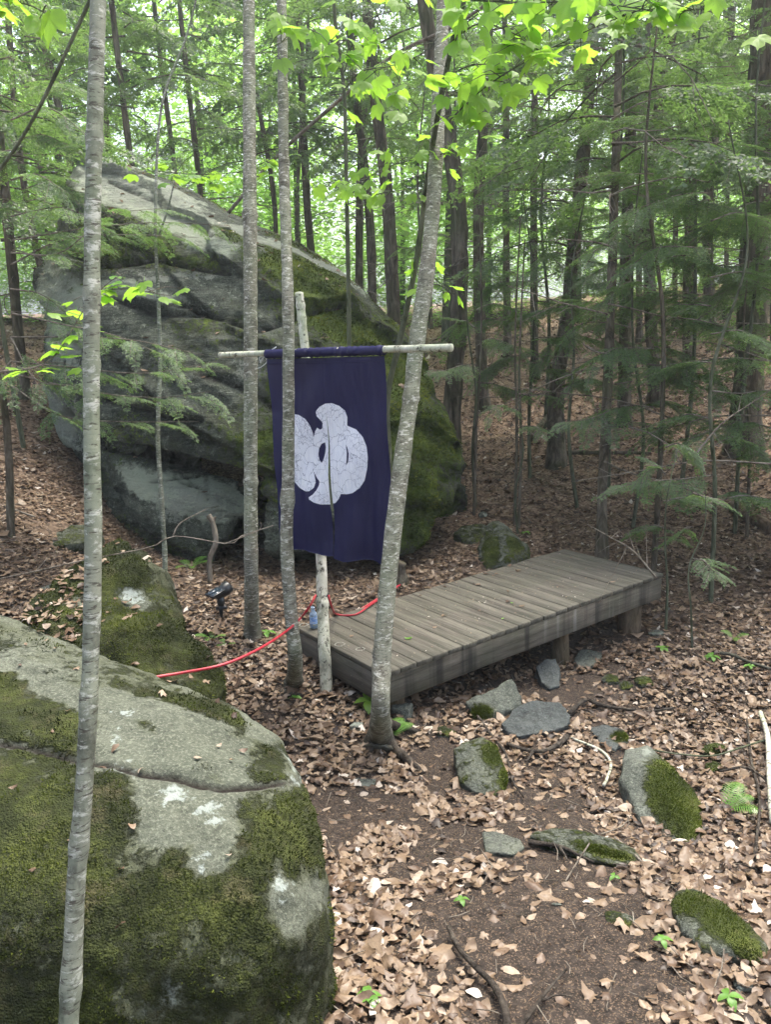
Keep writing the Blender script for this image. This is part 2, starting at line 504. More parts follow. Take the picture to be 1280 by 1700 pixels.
def mat_wood(name, c0, c1, axis=0, green=.3, streak=False):
    s = NT(name)
    sc = [22, 22, 22]; sc[axis] = 1.3
    oi = s.rnd()
    mp = s.n('ShaderNodeMapping'); s.l(s.oc(), mp.inputs['Vector']); mp.inputs['Scale'].default_value = sc
    cmb = s.n('ShaderNodeCombineXYZ'); s.l(s.math('MULTIPLY', oi, 40), cmb.inputs[0]); s.l(s.math('MULTIPLY', oi, 17), cmb.inputs[1]); s.l(cmb.outputs[0], mp.inputs['Location'])
    a = s.noise(1.6, 6, .65, mp.outputs[0], .4); b = s.noise(7, 4, .7, mp.outputs[0]); p = s.noise(3.2, 4, .65)
    c = s.ramp(a, [(.28, tuple(x * .35 for x in c0)), (.45, c0), (.7, c1)])
    c = s.mix(s.ramp(b, [(.58, 0.0), (.72, .5)]), c, tuple(min(1, x * 1.4) for x in c1))
    c = s.mix(s.ramp(p, [(.35, green), (.6, 0.0)]), c, (.055, .065, .038))
    c = s.mix(s.math('MULTIPLY', s.math('SUBTRACT', oi, .5), .7), c, tuple(x * .5 for x in c0))
    if streak:
        st = s.mapped((8.6, 30, .6)); w = s.noise(1.0, 3, .5, st)
        c = s.mix(s.ramp(w, [(.36, .75), (.47, 0.0)]), c, (.022, .02, .018))
        c = s.mix(s.ramp(w, [(.60, 0.0), (.7, .45)]), c, (.26, .25, .23))
    else:
        c = s.mix(s.ramp(s.noise(60, 2, .5), [(.70, 0.0), (.74, .45)]), c, (.38, .37, .33))
    s.principled(c, .85, s.bump(s.math('ADD', a, b), .5, .004), .25)
    return s.m
def mat_plain(name, col, rough=.6, spec=.4, var=.25, scale=20, metallic=0.0):
    s = NT(name)
    c = s.mix(s.math('MULTIPLY', s.noise(scale, 4), var * 2), col, tuple(x * .45 for x in col))
    s.principled(c, rough, None, spec, metallic)
    return s.m
M['ground'] = mat_ground()
M['litter'] = mat_litter()
M['rock_near'] = mat_rock('grey_boulder_stone', (.112, .120, .090), (.064, .072, .052))
M['rock_big'] = mat_rock('layered_boulder_stone', (.150, .168, .130), (.040, .052, .040), lichen=(.32, .345, .29), bd=.10, fleck=.8, mossc=((.025, .042, .008), (.080, .125, .020), (.20, .27, .04)),
                         strata=((1.2, 2.0, 9.0), (0, math.radians(28), 0)), moss_fine=34)
M['rock_stone'] = mat_rock('path_stone', (.13, .14, .115), (.062, .07, .058), lichen=(.27, .30, .25), bd=.02, fleck=.35, mossc=((.02, .028, .006), (.055, .072, .013), (.14, .17, .032)))
M['rock_slate'] = mat_rock('slate_stone', (.075, .083, .078), (.04, .046, .045), lichen=(.15, .17, .17))
M['bark_grey'] = mat_bark_smooth('smooth_grey_bark', (.125, .135, .100), (.19, .20, .155), (.36, .37, .32))
M['bark_birch'] = mat_bark_smooth('birch_bark', (.13, .12, .09), (.20, .20, .155), (.44, .44, .38), 40)
M['peeled'] = mat_bark_smooth('peeled_pole_wood', (.36, .35, .28), (.46, .45, .37), (.55, .53, .46), 6)
M['bark_dark'] = mat_bark_rough('hemlock_bark', (.10, .083, .062), (.23, .20, .155), .4)
M['bark_twig'] = mat_bark_rough('twig_bark', (.17, .145, .115), (.30, .27, .22))
M['bark_stem'] = mat_bark_rough('sapling_bark', (.10, .11, .07), (.19, .20, .14), .3)
M['root'] = mat_bark_rough('root_bark', (.045, .038, .031), (.11, .095, .075))
M['needle'] = mat_needles('hemlock_needles', (.055, .095, .048), (.12, .19, .085), (.28, .42, .10), .58)
M['needle_far'] = mat_needles('far_needles', (.04, .085, .035), (.11, .20, .06), (.25, .40, .08), .55)
M['needle_near'] = mat_needles('near_needles', (.050, .092, .048), (.11, .185, .082), (.36, .52, .11), .55)
M['decid'] = mat_leaf('broad_leaves', (.12, .24, .05), (.25, .42, .08), (.50, .82, .16), .62)
M['maple'] = mat_leaf('maple_leaf', (.14, .29, .03), (.23, .41, .04), (.40, .72, .06), .6)
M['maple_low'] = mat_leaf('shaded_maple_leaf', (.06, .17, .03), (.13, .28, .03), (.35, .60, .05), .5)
M['fern'] = mat_leaf('fern_frond', (.08, .20, .03), (.15, .32, .05), (.30, .55, .05), .4)
M['plank'] = mat_wood('weathered_plank', (.078, .070, .055), (.150, .138, .110), 1)
M['fascia'] = mat_wood('weathered_fascia', (.095, .083, .064), (.165, .148, .118), 0, .5, True)
M['fascia_end'] = mat_wood('weathered_end_board', (.085, .075, .064), (.14, .127, .108), 0, .4)
M['post'] = mat_bark_rough('deck_post_wood', (.12, .085, .06), (.20, .145, .10), .2)
M['hose'] = mat_plain('red_rubber', (.40, .022, .035), .4, .5, .15)
M['black'] = mat_plain('black_plastic', (.012, .014, .016), .32, .5, .2)
M['panel'] = mat_plain('solar_cells', (.02, .035, .05), .12, .6, .1)
M['steel'] = mat_plain('pale_metal', (.45, .46, .48), .3, .5, .1, 20, .7)
M['white_twine'] = mat_plain('pale_cord', (.55, .58, .55), .7)
M['chalk'] = mat_plain('dried_water_mark', (.24, .235, .20), .9, .2, .5, 60)

# ------------------------------------------------------------------ ground (structure)
def build_ground():
    N = 430
    s = np.linspace(-1, 1, N)
    k = 5.2
    gx = 0.4 + 260 * np.sinh(k * s) / np.sinh(k)
    gy = 4.0 + 260 * np.sinh(k * s) / np.sinh(k)
    Xg, Yg = np.meshgrid(gx, gy)
    x, y = Xg.ravel(), Yg.ravel()
    z = gh(x, y)
    i = np.arange(N - 1)[:, None] * N; j = np.arange(N - 1)[None, :]
    Q = np.stack([i + j, i + j + 1, i + N + j + 1, i + N + j], -1).reshape(-1, 4)
    tint = sstep(5, 9, np.hypot(x, y))
    me = mesh_np('ground', np.c_[x, y, z], Q, None, [M['ground']], {'tint': tint})
    tag(link('ground', me), 'brown forest floor of soil and fallen leaves', None, None, 'structure')
build_ground()

# ------------------------------------------------------------------ air
def haze():
    m = bpy.data.materials.new('forest_haze'); m.use_nodes = True; t = m.node_tree; t.nodes.clear()
    v = t.nodes.new('ShaderNodeVolumePrincipled'); v.inputs['Color'].default_value = (.86, .95, 1.0, 1); v.inputs['Density'].default_value = HAZE; v.inputs['Anisotropy'].default_value = .35
    o = t.nodes.new('ShaderNodeOutputMaterial'); t.links.new(v.outputs[0], o.inputs['Volume'])
    g = Geo(); g.add(*box((0, 30, 9.5), X3, Y3, Z3, 270, 300, 12.5))
    tag(link('haze', g.mesh('haze', [m], smooth=False)), 'thin pale haze hanging in the forest air', None, None, 'stuff')
HAZE = 0.0023
haze()

# areas of bare soil (photograph outline of the trodden path, laid onto the ground)
SOIL = [np.array([(520,1310),(640,1290),(700,1340),(860,1350),(900,1300),(1000,1290),(1050,1340),(1020,1400),(960,1450),(1030,1500),(1050,1600),(1060,1720),(820,1720),(790,1620),(800,1540),(740,1470),(650,1450),(640,1390),(540,1350)], float),
        np.array([(680,1260),(740,1215),(760,1300),(720,1320)], float), np.array([(920,1105),(1000,1125),(1030,1160),(960,1170),(880,1150)], float)]
SOIL_W = [np.array([G(*p)[:2] for p in S]) for S in SOIL]
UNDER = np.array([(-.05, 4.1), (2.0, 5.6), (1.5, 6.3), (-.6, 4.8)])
def soil_mask(xy):
    d = np.max([sdf(xy, S) for S in SOIL_W], axis=0)
    m = sstep(-.16, .06, d + .30 * fbm(np.c_[xy * 3.2, np.zeros(len(xy))], 3, 21))
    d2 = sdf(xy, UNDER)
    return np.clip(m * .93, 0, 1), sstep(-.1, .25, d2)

# ------------------------------------------------------------------ rocks
FOOT = []
def hull_remesh(hulls, voxel):
    bm = bmesh.new()
    for pts in hulls:
        b2 = bmesh.new()
        for p in pts: b2.verts.new(tuple(p))
        r = bmesh.ops.convex_hull(b2, input=b2.verts)
        bmesh.ops.recalc_face_normals(b2, faces=b2.faces)
        tmp = bpy.data.meshes.new('t'); b2.to_mesh(tmp); b2.free()
        bm.from_mesh(tmp); bpy.data.meshes.remove(tmp)
    me = bpy.data.meshes.new('h'); bm.to_mesh(me); bm.free()
    o = bpy.data.objects.new('h', me); COL.objects.link(o)
    md = o.modifiers.new('r', 'REMESH'); md.mode = 'VOXEL'; md.voxel_size = voxel
    dg = bpy.context.evaluated_depsgraph_get(); dg.update()
    ev = bpy.data.meshes.new_from_object(o.evaluated_get(dg))
    bpy.data.objects.remove(o); bpy.data.meshes.remove(me)
    V = np.empty(len(ev.vertices) * 3); ev.vertices.foreach_get('co', V); V = V.reshape(-1, 3)
    return ev, V
def vnormals(me):
    me.update()
    N = np.empty(len(me.vertices) * 3, np.float32); me.vertex_normals.foreach_get('vector', N)
    return N.reshape(-1, 3).astype(float)
def setco(me, V): me.vertices.foreach_set('co', V.astype(np.float32).ravel()); me.update()
def laplace(me, V, it, f=.5):
    E = np.empty(len(me.edges) * 2, np.int32); me.edges.foreach_get('vertices', E); E = E.reshape(-1, 2)
    deg = np.bincount(E.ravel(), minlength=len(V))[:, None]
    for _ in range(it):
        S = np.zeros_like(V)
        for c in range(3):
            S[:, c] = np.bincount(E[:, 0], V[E[:, 1], c], len(V)) + np.bincount(E[:, 1], V[E[:, 0], c], len(V))
        V = V + f * (S / deg - V)
    return V
def fin_rock(name, me, V, moss, lich, mat, base, label, cat, group=None, parent=None, pale=None, crevice_shade=None):
    base = np.asarray(base, float)
    setco(me, V - base)
    me.polygons.foreach_set('use_smooth', np.ones(len(me.polygons), bool))
    me.materials.clear(); me.materials.append(mat)
    z_ = np.zeros(len(V))
    for k, a in (('moss', moss), ('lichen', lich), ('pale', z_ if pale is None else pale), ('crevice_shade', z_ if crevice_shade is None else crevice_shade)):
        at = me.attributes.new(k, 'FLOAT', 'POINT'); at.data.foreach_set('value', a.astype(np.float32))
    o = link(name, me, parent, tuple(base) if parent is None else None)
    if label: tag(o, label, cat, group)
    return o
def blob(pp, cx, cy, rx, ry, ang=0):
    a = math.radians(ang); dx, dy = pp[:, 0] - cx, pp[:, 1] - cy
    u = (dx * math.cos(a) + dy * math.sin(a)) / rx; v = (-dx * math.sin(a) + dy * math.cos(a)) / ry
    return np.clip(1.35 - np.sqrt(u * u + v * v) * .85, 0, 1)
def tufts(name, V, N, w, n, size, parent, base, mat, seed):
    """loose moss blades that stand up from the mossy skin of a rock"""
    r = np.random.default_rng(seed)
    w = np.clip(w, 0, None); w = w / w.sum()
    i = r.choice(len(V), n, p=w)
    nn = N[i] + r.normal(0, .45, (n, 3)); nn /= np.linalg.norm(nn, axis=1)[:, None]
    t = np.cross(nn, r.normal(0, 1, (n, 3))); t /= np.linalg.norm(t, axis=1)[:, None]
    p = V[i] + r.normal(0, size * .9, (n, 3))
    p -= N[i] * np.einsum('ij,ij->i', p - V[i], N[i])[:, None]
    s = size * r.uniform(.5, 1.3, n)[:, None]
    W = np.stack([p - t * s * .33 - N[i] * .003, p + t * s * .33 - N[i] * .003, p + nn * s], 1).reshape(-1, 3)
    T = np.arange(n * 3).reshape(-1, 3)
    tt = np.repeat(np.clip(.5 + .5 * fbm(V[i] * 4, 3, 5) + r.normal(0, .12, n), 0, 1), 3)
    me = mesh_np(name, W - np.asarray(base), None, T, [mat], {'tint': tt}, False)
    return tag(link(name, me, parent), kind='stuff')
def mat_moss(name, cc):
    s = NT(name); t = s.attr('tint')
    c = s.ramp(t, [(0, cc[0]), (.5, cc[1]), (1, cc[2])])
    s.leafy(c, c, .25, None, .0); return s.m
M['moss'] = mat_moss('moss', ((.010, .014, .004), (.033, .043, .010), (.12, .145, .028)))
M['moss_b'] = mat_moss('bright_moss', ((.022, .030, .006), (.065, .088, .014), (.19, .225, .04)))

def near_boulder():
    F = [(-260,960,3.1),(-60,1000,3.05),(60,1060,2.95),(130,1088,2.9),(250,1120,2.82),(340,1157,2.75),(400,1192,2.68),(460,1242,2.55),(492,1290,2.42),(516,1345,2.3),(530,1420,2.18),
         (534,1500,2.05),(524,1585,1.98),(502,1650,1.93),(472,1695,1.9),(420,1800,1.85),
         (-300,1120,2.45),(0,1190,2.4),(130,1225,2.36),(250,1260,2.30),(380,1290,2.22),(460,1310,2.24),(492,1400,2.12),
         (-300,1250,2.1),(0,1330,2.08),(200,1370,2.05),(380,1400,2.0),(450,1480,1.93),(470,1560,1.88),
         (-300,1600,1.75),(0,1560,1.78),(250,1600,1.76),(400,1640,1.78),(0,1900,1.72),(250,1900,1.72),(400,1900,1.75),(-300,1900,1.7)]
    pts = [P(*q) for q in F]
    B = [(-260,1150,3.7),(60,1150,3.6),(250,1200,3.45),(400,1270,3.2),(480,1350,2.9),(500,1500,2.5),(-260,1400,3.8),(250,1400,3.4)]
    pts += [P(*q) for q in B]
    low = [np.array([p[0], p[1], -.25]) for p in pts]
    me, V = hull_remesh([pts + low[:16] + low[-8:]], .0088)
    V = laplace(me, V, 20, .6)
    setco(me, V); N = vnormals(me)
    V = V + N * (.030 * fbm(V * 1.7, 3, 2) + .010 * fbm(V * 7, 3, 4) + .0025 * fbm(V * 40, 2, 6))[:, None]
    pp = proj(V)
    ppw = pp.copy(); ppw[:, 0] += 16 * fbm(V * 5, 3, 201) + 7 * fbm(V * 19, 2, 205); ppw[:, 1] += 16 * fbm(V * 5, 3, 203) + 7 * fbm(V * 19, 2, 207)
    crack = [(-300,1190),(-50,1222),(60,1243),(130,1262),(190,1270),(235,1283),(290,1290),(330,1302),(370,1308),(430,1304),(490,1297),(530,1290)]
    jit = 3 * fbm(V * 22, 2, 12)
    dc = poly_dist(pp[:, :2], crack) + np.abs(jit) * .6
    V = V - N * (.016 * np.exp(-(dc / 5.5) ** 2) * sstep(500, 420, pp[:, 0]))[:, None]
    below = pp[:, 1] - np.interp(pp[:, 0], [c[0] for c in crack], [c[1] for c in crack])
        # moss and lichen where they grow on this stone
    m = .33 + .28 * sstep(-40, 40, below) + .12 * fbm(V * 3.5, 3, 88)
    m = np.maximum(m, .72 * sstep(330, 160, pp[:, 0]) * sstep(5, 60, below))
    for b in ((40,1165,90,22,28),(110,1210,70,45,20),(10,1150,40,40,0),(-10,1210,60,50,0),(310,1170,140,13,19),(370,1190,60,22,25),(240,1220,30,20,25),(355,1270,50,22,30),(60,1240,110,26,5),
              (190,1340,70,60,0),(310,1412,50,24,-8),(60,1350,110,80,0),(430,1380,95,70,30),(500,1420,45,110,0),(300,1480,160,60,0),(150,1500,110,80,0),(420,1500,60,120,0),(490,1320,30,40,30),(450,1270,40,40,40),
              (90,1690,100,50,0),(470,1640,60,50,0),(20,1480,100,40,0)):
        m = np.maximum(m, blob(ppw, *b))
    bare = np.zeros(len(V))
    for b in ((330,1345,85,62,15),(345,1420,40,24,60),(280,1320,55,35,0),(180,1240,50,40,0),(300,1250,150,28,12),(230,1180,110,20,18),(480,1490,40,45,0),(60,1120,120,12,24),(440,1225,18,40,-35)):
        bare = np.maximum(bare, blob(ppw, *b))
    m = m - .75 * np.clip(bare * 1.2, 0, 1)
    m = np.where(dc < 7, m * .3, m)
    li = np.full(len(V), .18)
    for b in ((50,1545,45,32,-30),(270,1660,75,28,-8),(205,1295,50,24,0),(230,1690,60,16,0),(355,1350,36,28,30),(340,1430,28,18,60),(290,1315,40,18,0),(490,1280,12,50,-35),(500,1300,10,40,-30),(470,1480,22,40,10),(200,1190,30,20,0),(285,1640,30,30,0),(30,1195,20,14,30),(190,1240,22,22,0)):
        li = np.maximum(li, .60 * blob(ppw, *b))
    m = m - .8 * np.clip(li - .5, 0, 1)
    m = np.clip(m, 0, 1)
    thick = sstep(.55, .95, m + .6 * fbm(V * 9, 3, 31))
    V = V + N * (thick * (.006 + .006 * fbm(V * 26, 2, 8)))[:, None]
    base = np.array([-1.0, 2.4, gz(-1.0, 2.4)])
    o = fin_rock('mossy_boulder', me, V, m, li, M['rock_near'], base, 'huge rounded grey boulder in the near left corner, cracked across and covered in dark moss', 'boulder', crevice_shade=1.2 * np.exp(-(dc / 5.0) ** 2) * sstep(515, 450, pp[:, 0]))  # the crack's shade is painted dark along its dent
    N = vnormals(me)
    tufts('moss', V, N, thick * (pp[:, 2] < 3.2) * ((N @ -CF) > -.1), 52000, .0075, o, base, M['moss'], 3)
    return o
near_boulder()

def ledge():
    F1 = [(60,1010,4.1),(120,945,4.35),(165,915,4.5),(200,905,4.55),(232,920,4.45),(258,960,4.3),(298,1028,4.05),(342,1072,3.85),(366,1110,3.72),(368,1140,3.66),(358,1162,3.6),(330,1160,3.5),(250,1130,3.45),(180,1110,3.4),(60,1080,3.5),(20,1040,3.8),
          (150,985,4.0),(200,985,3.95),(240,1030,3.78),(300,1080,3.62)]
    pts = [P(*q) for q in F1]
    low = [np.array([p[0] * 1.02, p[1], p[2] - .45]) for p in pts[:16]]
    me, V = hull_remesh([pts + low], .016)
    V = laplace(me, V, 8, .6); setco(me, V); N = vnormals(me)
    V = V + N * (.07 * fbm(V * 3.2, 3, 12) + .016 * fbm(V * 9, 3, 14) + .003 * fbm(V * 40, 2, 6))[:, None]
    pp = proj(V)
    m = .78 + .4 * fbm(V * 2.5, 2, 4)
    for b in ((230,1060,90,60,20),(330,1090,60,60,40),(200,940,60,40,50),(180,900,50,20,20),(340,1130,40,40,0)): m = np.maximum(m, blob(pp, *b))
    for b in ((130,1000,30,12,0),(220,995,24,14,30)): m = m - .7 * blob(pp, *b)
    m = np.clip(m, 0, 1)
    li = .2 + .6 * np.maximum(blob(pp, 210,1050,25,20), blob(pp, 215,985,30,18))
    thick = sstep(.5, .85, m + .4 * fbm(V * 9, 2, 31))
    V = V + N * (thick * .012)[:, None]
    base = V[:, :].mean(0); base[2] = gz(base[0], base[1])
    o = fin_rock('mossy_ledge', me, V, m, li, M['rock_near'], base, 'low mossy rock ledge running back behind the near boulder, beside the red hose', 'rock')
    N = vnormals(me)
    tufts('moss', V, N, thick * ((N @ -CF) > -.1), 22000, .010, o, base, M['moss'], 9)
ledge()

def big_boulder():
    def back(F, dd=2.2, k=.16, c=(380, 600)):
        return [P(q[0] + (c[0] - q[0]) * k, q[1] + (c[1] - q[1]) * k + 12, q[2] + dd) for q in F]
    A = [(138,256,9.0),(150,262,8.9),(190,274,9.2),(320,322,9.2),(480,400,9.2),(560,440,9.0),(608,488,8.8),(650,540,8.6),(690,600,8.4),
         (95,332,8.7),(62,440,8.6),(66,520,8.4),(80,600,8.3),(85,645,8.2)]
    Af = [(120,322,8.3),(240,385,7.7),(345,412,7.55),(450,420,7.6),(560,470,7.6),(620,560,7.4),(110,480,7.8),(100,620,7.6),(140,700,7.4),(175,738,7.3),(300,762,6.95),(430,790,6.75),(470,800,6.8),(350,560,7.0),(520,560,6.95),(300,640,6.85)]
    h1 = [P(*q) for q in A + Af] + back(A)
    B = [(560,470,7.8),(655,540,8.3),(700,600,8.1),(725,640,7.9),(750,700,7.8),(772,770,7.6),(771,803,7.5),(738,815,7.3),(705,898,7.15)]
    Bf = [(450,600,6.9),(560,600,6.85),(640,660,6.95),(690,760,6.95),(680,860,6.85),(660,915,6.9),(520,920,6.8),(450,910,6.85),(440,790,6.8)]
    h2 = [P(*q) for q in B + Bf] + back(B, 1.6) + [P(600, 940, 8.4), P(500, 940, 8.4)]
    C = [(80,640,8.3),(100,700,8.2),(135,770,8.0),(180,835,7.8),(205,885,7.6),(240,930,7.4)]
    Cf = [(170,745,7.5),(250,765,7.3),(400,795,7.25),(412,850,7.15),(350,853,7.05),(340,930,7.3),(320,925,7.1),(250,900,7.1),(240,830,7.05),(300,830,6.98)]
    h3 = [P(*q) for q in C + Cf] + back(C, 1.8, .3, (350, 800))
    h4 = [P(*q) for q in [(340,840,7.9),(460,780,7.9),(470,940,7.9),(330,940,7.9),(340,840,9),(460,780,9),(470,940,9),(330,940,9),(690,640,8.3),(750,700,8.3),(780,860,8.6),(740,900,8.6),(650,930,8.6)]]
    me, V = hull_remesh([h1, h2, h3, h4], .028)
    setco(me, V); N = vnormals(me)
    a = math.radians(30)
    al = V[:, 0] * math.cos(a) - V[:, 2] * math.sin(a); pe = V[:, 0] * math.sin(a) + V[:, 2] * math.cos(a)
    q = np.c_[al * .9, V[:, 1] * 1.2, pe * 5.5]
    st = fbm(q, 3, 40)
    V = V + N * (.035 * fbm(V * 1.1, 2, 41) + .028 * st + .014 * np.sign(st) * np.abs(st) ** .4 + .012 * fbm(V * 6, 3, 44) + .008 * fbm(V * 22, 2, 45))[:, None]
    # ledges: beds of rock that stand proud of one another with crisp lower edges
    u = pe * 2.0 + .28 * fbm(V * .8, 3, 47) + al * .10; fr = u - np.floor(u)
    bed = _hash(np.floor(u).astype(np.int64), np.zeros(len(u), np.int64), np.zeros(len(u), np.int64), 5)
    V = V + N * ((.05 * bed + .05 * (1 - fr) - .02) * sstep(-.3, .5, -N[:, 1]))[:, None]
    crevice_shade = .85 * np.exp(-(np.minimum(fr, 1 - fr) / .05) ** 2) * sstep(-.1, .5, fbm(V * 1.5, 2, 49)) * (N[:, 2] < .5)  # creases between the beds painted dark, as shade in the colour
    pp = proj(V)
    ppw = pp.copy(); ppw[:, 0] += 14 * fbm(V * 2, 3, 201); ppw[:, 1] += 14 * fbm(V * 2, 3, 203)
    for line, w, am in (([(110,690),(170,738),(240,748),(300,762),(420,792),(470,790)], 7, .16),
                        ([(330,620),(420,650),(470,690)], 8, .05), ([(110,420),(180,440),(260,428),(320,440),(380,450)], 7, .08),
                        ([(290,500),(350,520),(430,545),(520,515),(580,500)], 7, .09), ([(180,490),(250,520),(330,520)], 7, .06),
                        ([(180,300),(280,345),(350,390)], 4, .04), ([(300,800),(350,815),(400,840)], 3, .03), ([(340,770),(345,830)], 3, .025), ([(250,800),(330,790)], 3, .02),
                        ([(160,660),(260,690),(330,700)], 6, .06)):
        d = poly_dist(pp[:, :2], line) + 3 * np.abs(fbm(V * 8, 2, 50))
        V = V - N * (am * np.exp(-(d / w) ** 2))[:, None]; crevice_shade = np.maximum(crevice_shade, .9 * np.exp(-(d / (w * .7)) ** 2))  # each crack is dented and its shade painted in
    m = .34 + .30 * fbm(V * 1.2, 3, 60)
    for b in ((440,430,80,24,22),(520,470,80,30,28),(600,560,80,40,40),(660,640,70,90,60),(700,740,70,90,60),(690,840,70,90,0),(640,860,60,60,0),(560,540,110,30,20),(430,740,50,20,10),
              (520,690,90,120,0),(380,385,60,10,25),(640,700,60,60,0)): m = np.maximum(m, blob(ppw, *b) * .95)
    for b in ((260,340,160,30,26),(500,425,90,8,26),(300,830,80,50,0),(120,560,60,60,0),(110,690,50,60,60),(300,480,110,35,0)): m = m - .6 * blob(ppw, *b)
    li = .22 + .12 * fbm(V * 3, 2, 3)
    for b in ((200,310,90,40,30),(300,350,110,24,28),(400,385,90,12,27),(520,430,80,10,28),(120,400,50,60,0),(110,560,50,60,0),(120,700,40,70,-30),(320,830,90,40,10),(370,560,30,10,0),(290,450,110,8,0),(440,650,80,80,0),(600,560,10,30,0)):
        li = np.maximum(li, .8 * blob(ppw, *b))
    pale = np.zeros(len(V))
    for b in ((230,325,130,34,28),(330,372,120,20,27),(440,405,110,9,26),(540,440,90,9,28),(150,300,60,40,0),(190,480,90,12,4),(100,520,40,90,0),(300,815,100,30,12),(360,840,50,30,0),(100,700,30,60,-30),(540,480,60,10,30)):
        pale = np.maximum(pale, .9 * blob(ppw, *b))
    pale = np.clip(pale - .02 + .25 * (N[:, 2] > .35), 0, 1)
    m = np.clip(m, 0, 1)
    base = np.array([-1.3, 8.4, gz(-1.3, 8.4)])
    o = fin_rock('huge_boulder', me, V, m, np.clip(li, 0, 1), M['rock_big'], base, 'house-sized layered boulder with a sharp pale crest and mossy right flank, behind the cloth banner', 'boulder', pale=pale, crevice_shade=crevice_shade)
    thick = sstep(.5, .85, m + .3 * fbm(V * 5, 2, 31))
    N = vnormals(me)
    tufts('moss', V, N, thick * ((N @ -CF) > -.1), 30000, .020, o, base, M['moss_b'], 19)
big_boulder()

# ------------------------------------------------------------------ deck
def rectify():
    a = np.array([-.055, 4.039]); t = .635
    return a, np.array([math.cos(t), math.sin(t), 0]), np.array([-math.sin(t), math.cos(t), 0])
DA, DE, DN = rectify()
DL, DW = 2.607, .921
def D3(u, v, z): return np.array([DA[0], DA[1], 0]) + u * DE + v * DN + z * Z3
def deck():
    th = thing('wooden_deck', D3(DL / 2, DW / 2, gz(1, 5.2)), 'low weathered grey plank platform with dark drip marks, standing on log posts', 'deck')
    TL = Vector(th.location)
    rot = math.atan2(DE[1], DE[0])
    n = 22; pitch = DL / n
    def local(o, c):
        o.location = Vector(c) - TL; o.rotation_euler = (0, 0, rot)
    pm = []
    for k in range(4):
        g = Geo(); V, Q, T = box((0, 0, 0), X3, Y3, Z3, pitch / 2 - .0018, DW / 2 + .012, .016, .003)
        g.add(V, Q, T); pm.append(g.mesh('plank', [M['plank']], smooth=False))
    for i in range(n):
        o = link('plank', pm[i % 4], th); local(o, D3((i + .5) * pitch, DW / 2 + random.uniform(-.005, .005), -.016 + random.uniform(-.002, .002)))
        o.rotation_euler = (random.uniform(-.004, .004), random.uniform(-.012, .012), rot + random.uniform(-.002, .002))
        for k in (0,):
            pass
    def brd(name, c, hx, hy, hz, mat, rz=0):
        g = Geo(); g.add(*box((0, 0, 0), X3, Y3, Z3, hx, hy, hz, .004))
        o = link(name, g.mesh(name, [mat], smooth=False), th); local(o, c); o.rotation_euler = (0, 0, rot + rz); return o
    H = .165
    brd('fascia_board', D3(DL / 2, .018, -.034 - H / 2), DL / 2, .02, H / 2, M['fascia'])
    brd('fascia_board', D3(DL / 2, DW - .018, -.034 - H / 2), DL / 2, .02, H / 2, M['fascia'])
    brd('end_board', D3(.021, DW / 2, -.034 - H / 2), DW / 2 - .040, .02, H / 2, M['fascia_end'], math.pi / 2)
    brd('end_board', D3(DL - .021, DW / 2, -.034 - H / 2), DW / 2 - .040, .02, H / 2, M['fascia_end'], math.pi / 2)
    for k in range(1, 6):
        brd('joist', D3(DL * k / 6, DW / 2, -.037 - H / 2), DW / 2 - .042, .019, H / 2 - .004, M['fascia_end'], math.pi / 2)
    for (u, v, r) in ((.16, .12, .06), (1.62, .12, .058), (2.42, .14, .085), (.16, .80, .06), (1.4, .80, .06), (2.42, .8, .06)):
        p = D3(u, v, 0); b = gz(p[0], p[1])
        g = Geo(); g.add(*tube(smooth_path([np.array([p[0], p[1], b - .08]), np.array([p[0], p[1], -.205])], 8), [r * 1.05, r], 16, .06, int(u * 10)))
        part('post', g, M['post'], th)
    # water rings dried on the planks
    for (px, py, r) in ((522 - 18, 1037, .032), (564, 1069, .034), (598, 1077, .030)):
        d = P(px, py, 1) - EYE; t = (0.004 - EYE[2]) / d[2]; c = EYE + t * d
        a = np.linspace(0, 2 * np.pi, 28, endpoint=False)
        rr = np.r_[np.full(28, r), np.full(28, r * .72)] * (1 + .08 * np.random.default_rng(1).normal(size=56))
        V = np.c_[c[0] + np.cos(np.r_[a, a]) * rr, c[1] + np.sin(np.r_[a, a]) * rr, np.full(56, .0035)]
        i = np.arange(28); Q = np.c_[i, (i + 1) % 28, (i + 1) % 28 + 28, i + 28]
        g = Geo(); g.add(V, Q); part('water_ring', g, M['chalk'], th)
deck()

# ------------------------------------------------------------------ trunks in front
def flare(path, rad, n, seed, mat, th, bump=.06, flare_k=1.5, knots=0, roots=None, name='trunk'):
    pth = smooth_path(path, n)
    r = np.interp(np.linspace(0, 1, n), np.linspace(0, 1, len(rad)), rad)
    hgt = pth[:, 2] - pth[0, 2]
    r = r * (1 + (flare_k - 1) * np.exp(-hgt / .07))
    rg = np.random.default_rng(seed)
    for k in range(knots):
        z = rg.uniform(.2, 3.5); r = r * (1 + .17 * np.exp(-((hgt - z) / .014) ** 2))
    g = Geo()
    L = np.linalg.norm(np.diff(pth, axis=0), axis=1).sum()
    g.add(*tube(pth, r, 18, bump, seed, 9))
    for rt in (roots or []):
        g2 = Geo(); g2.add(*tube(smooth_path(rt[0], 14), rt[1], 10, .12, seed + 3, 14)); part('root', g2, M['root'], th)
    return part(name, g, mat, th)
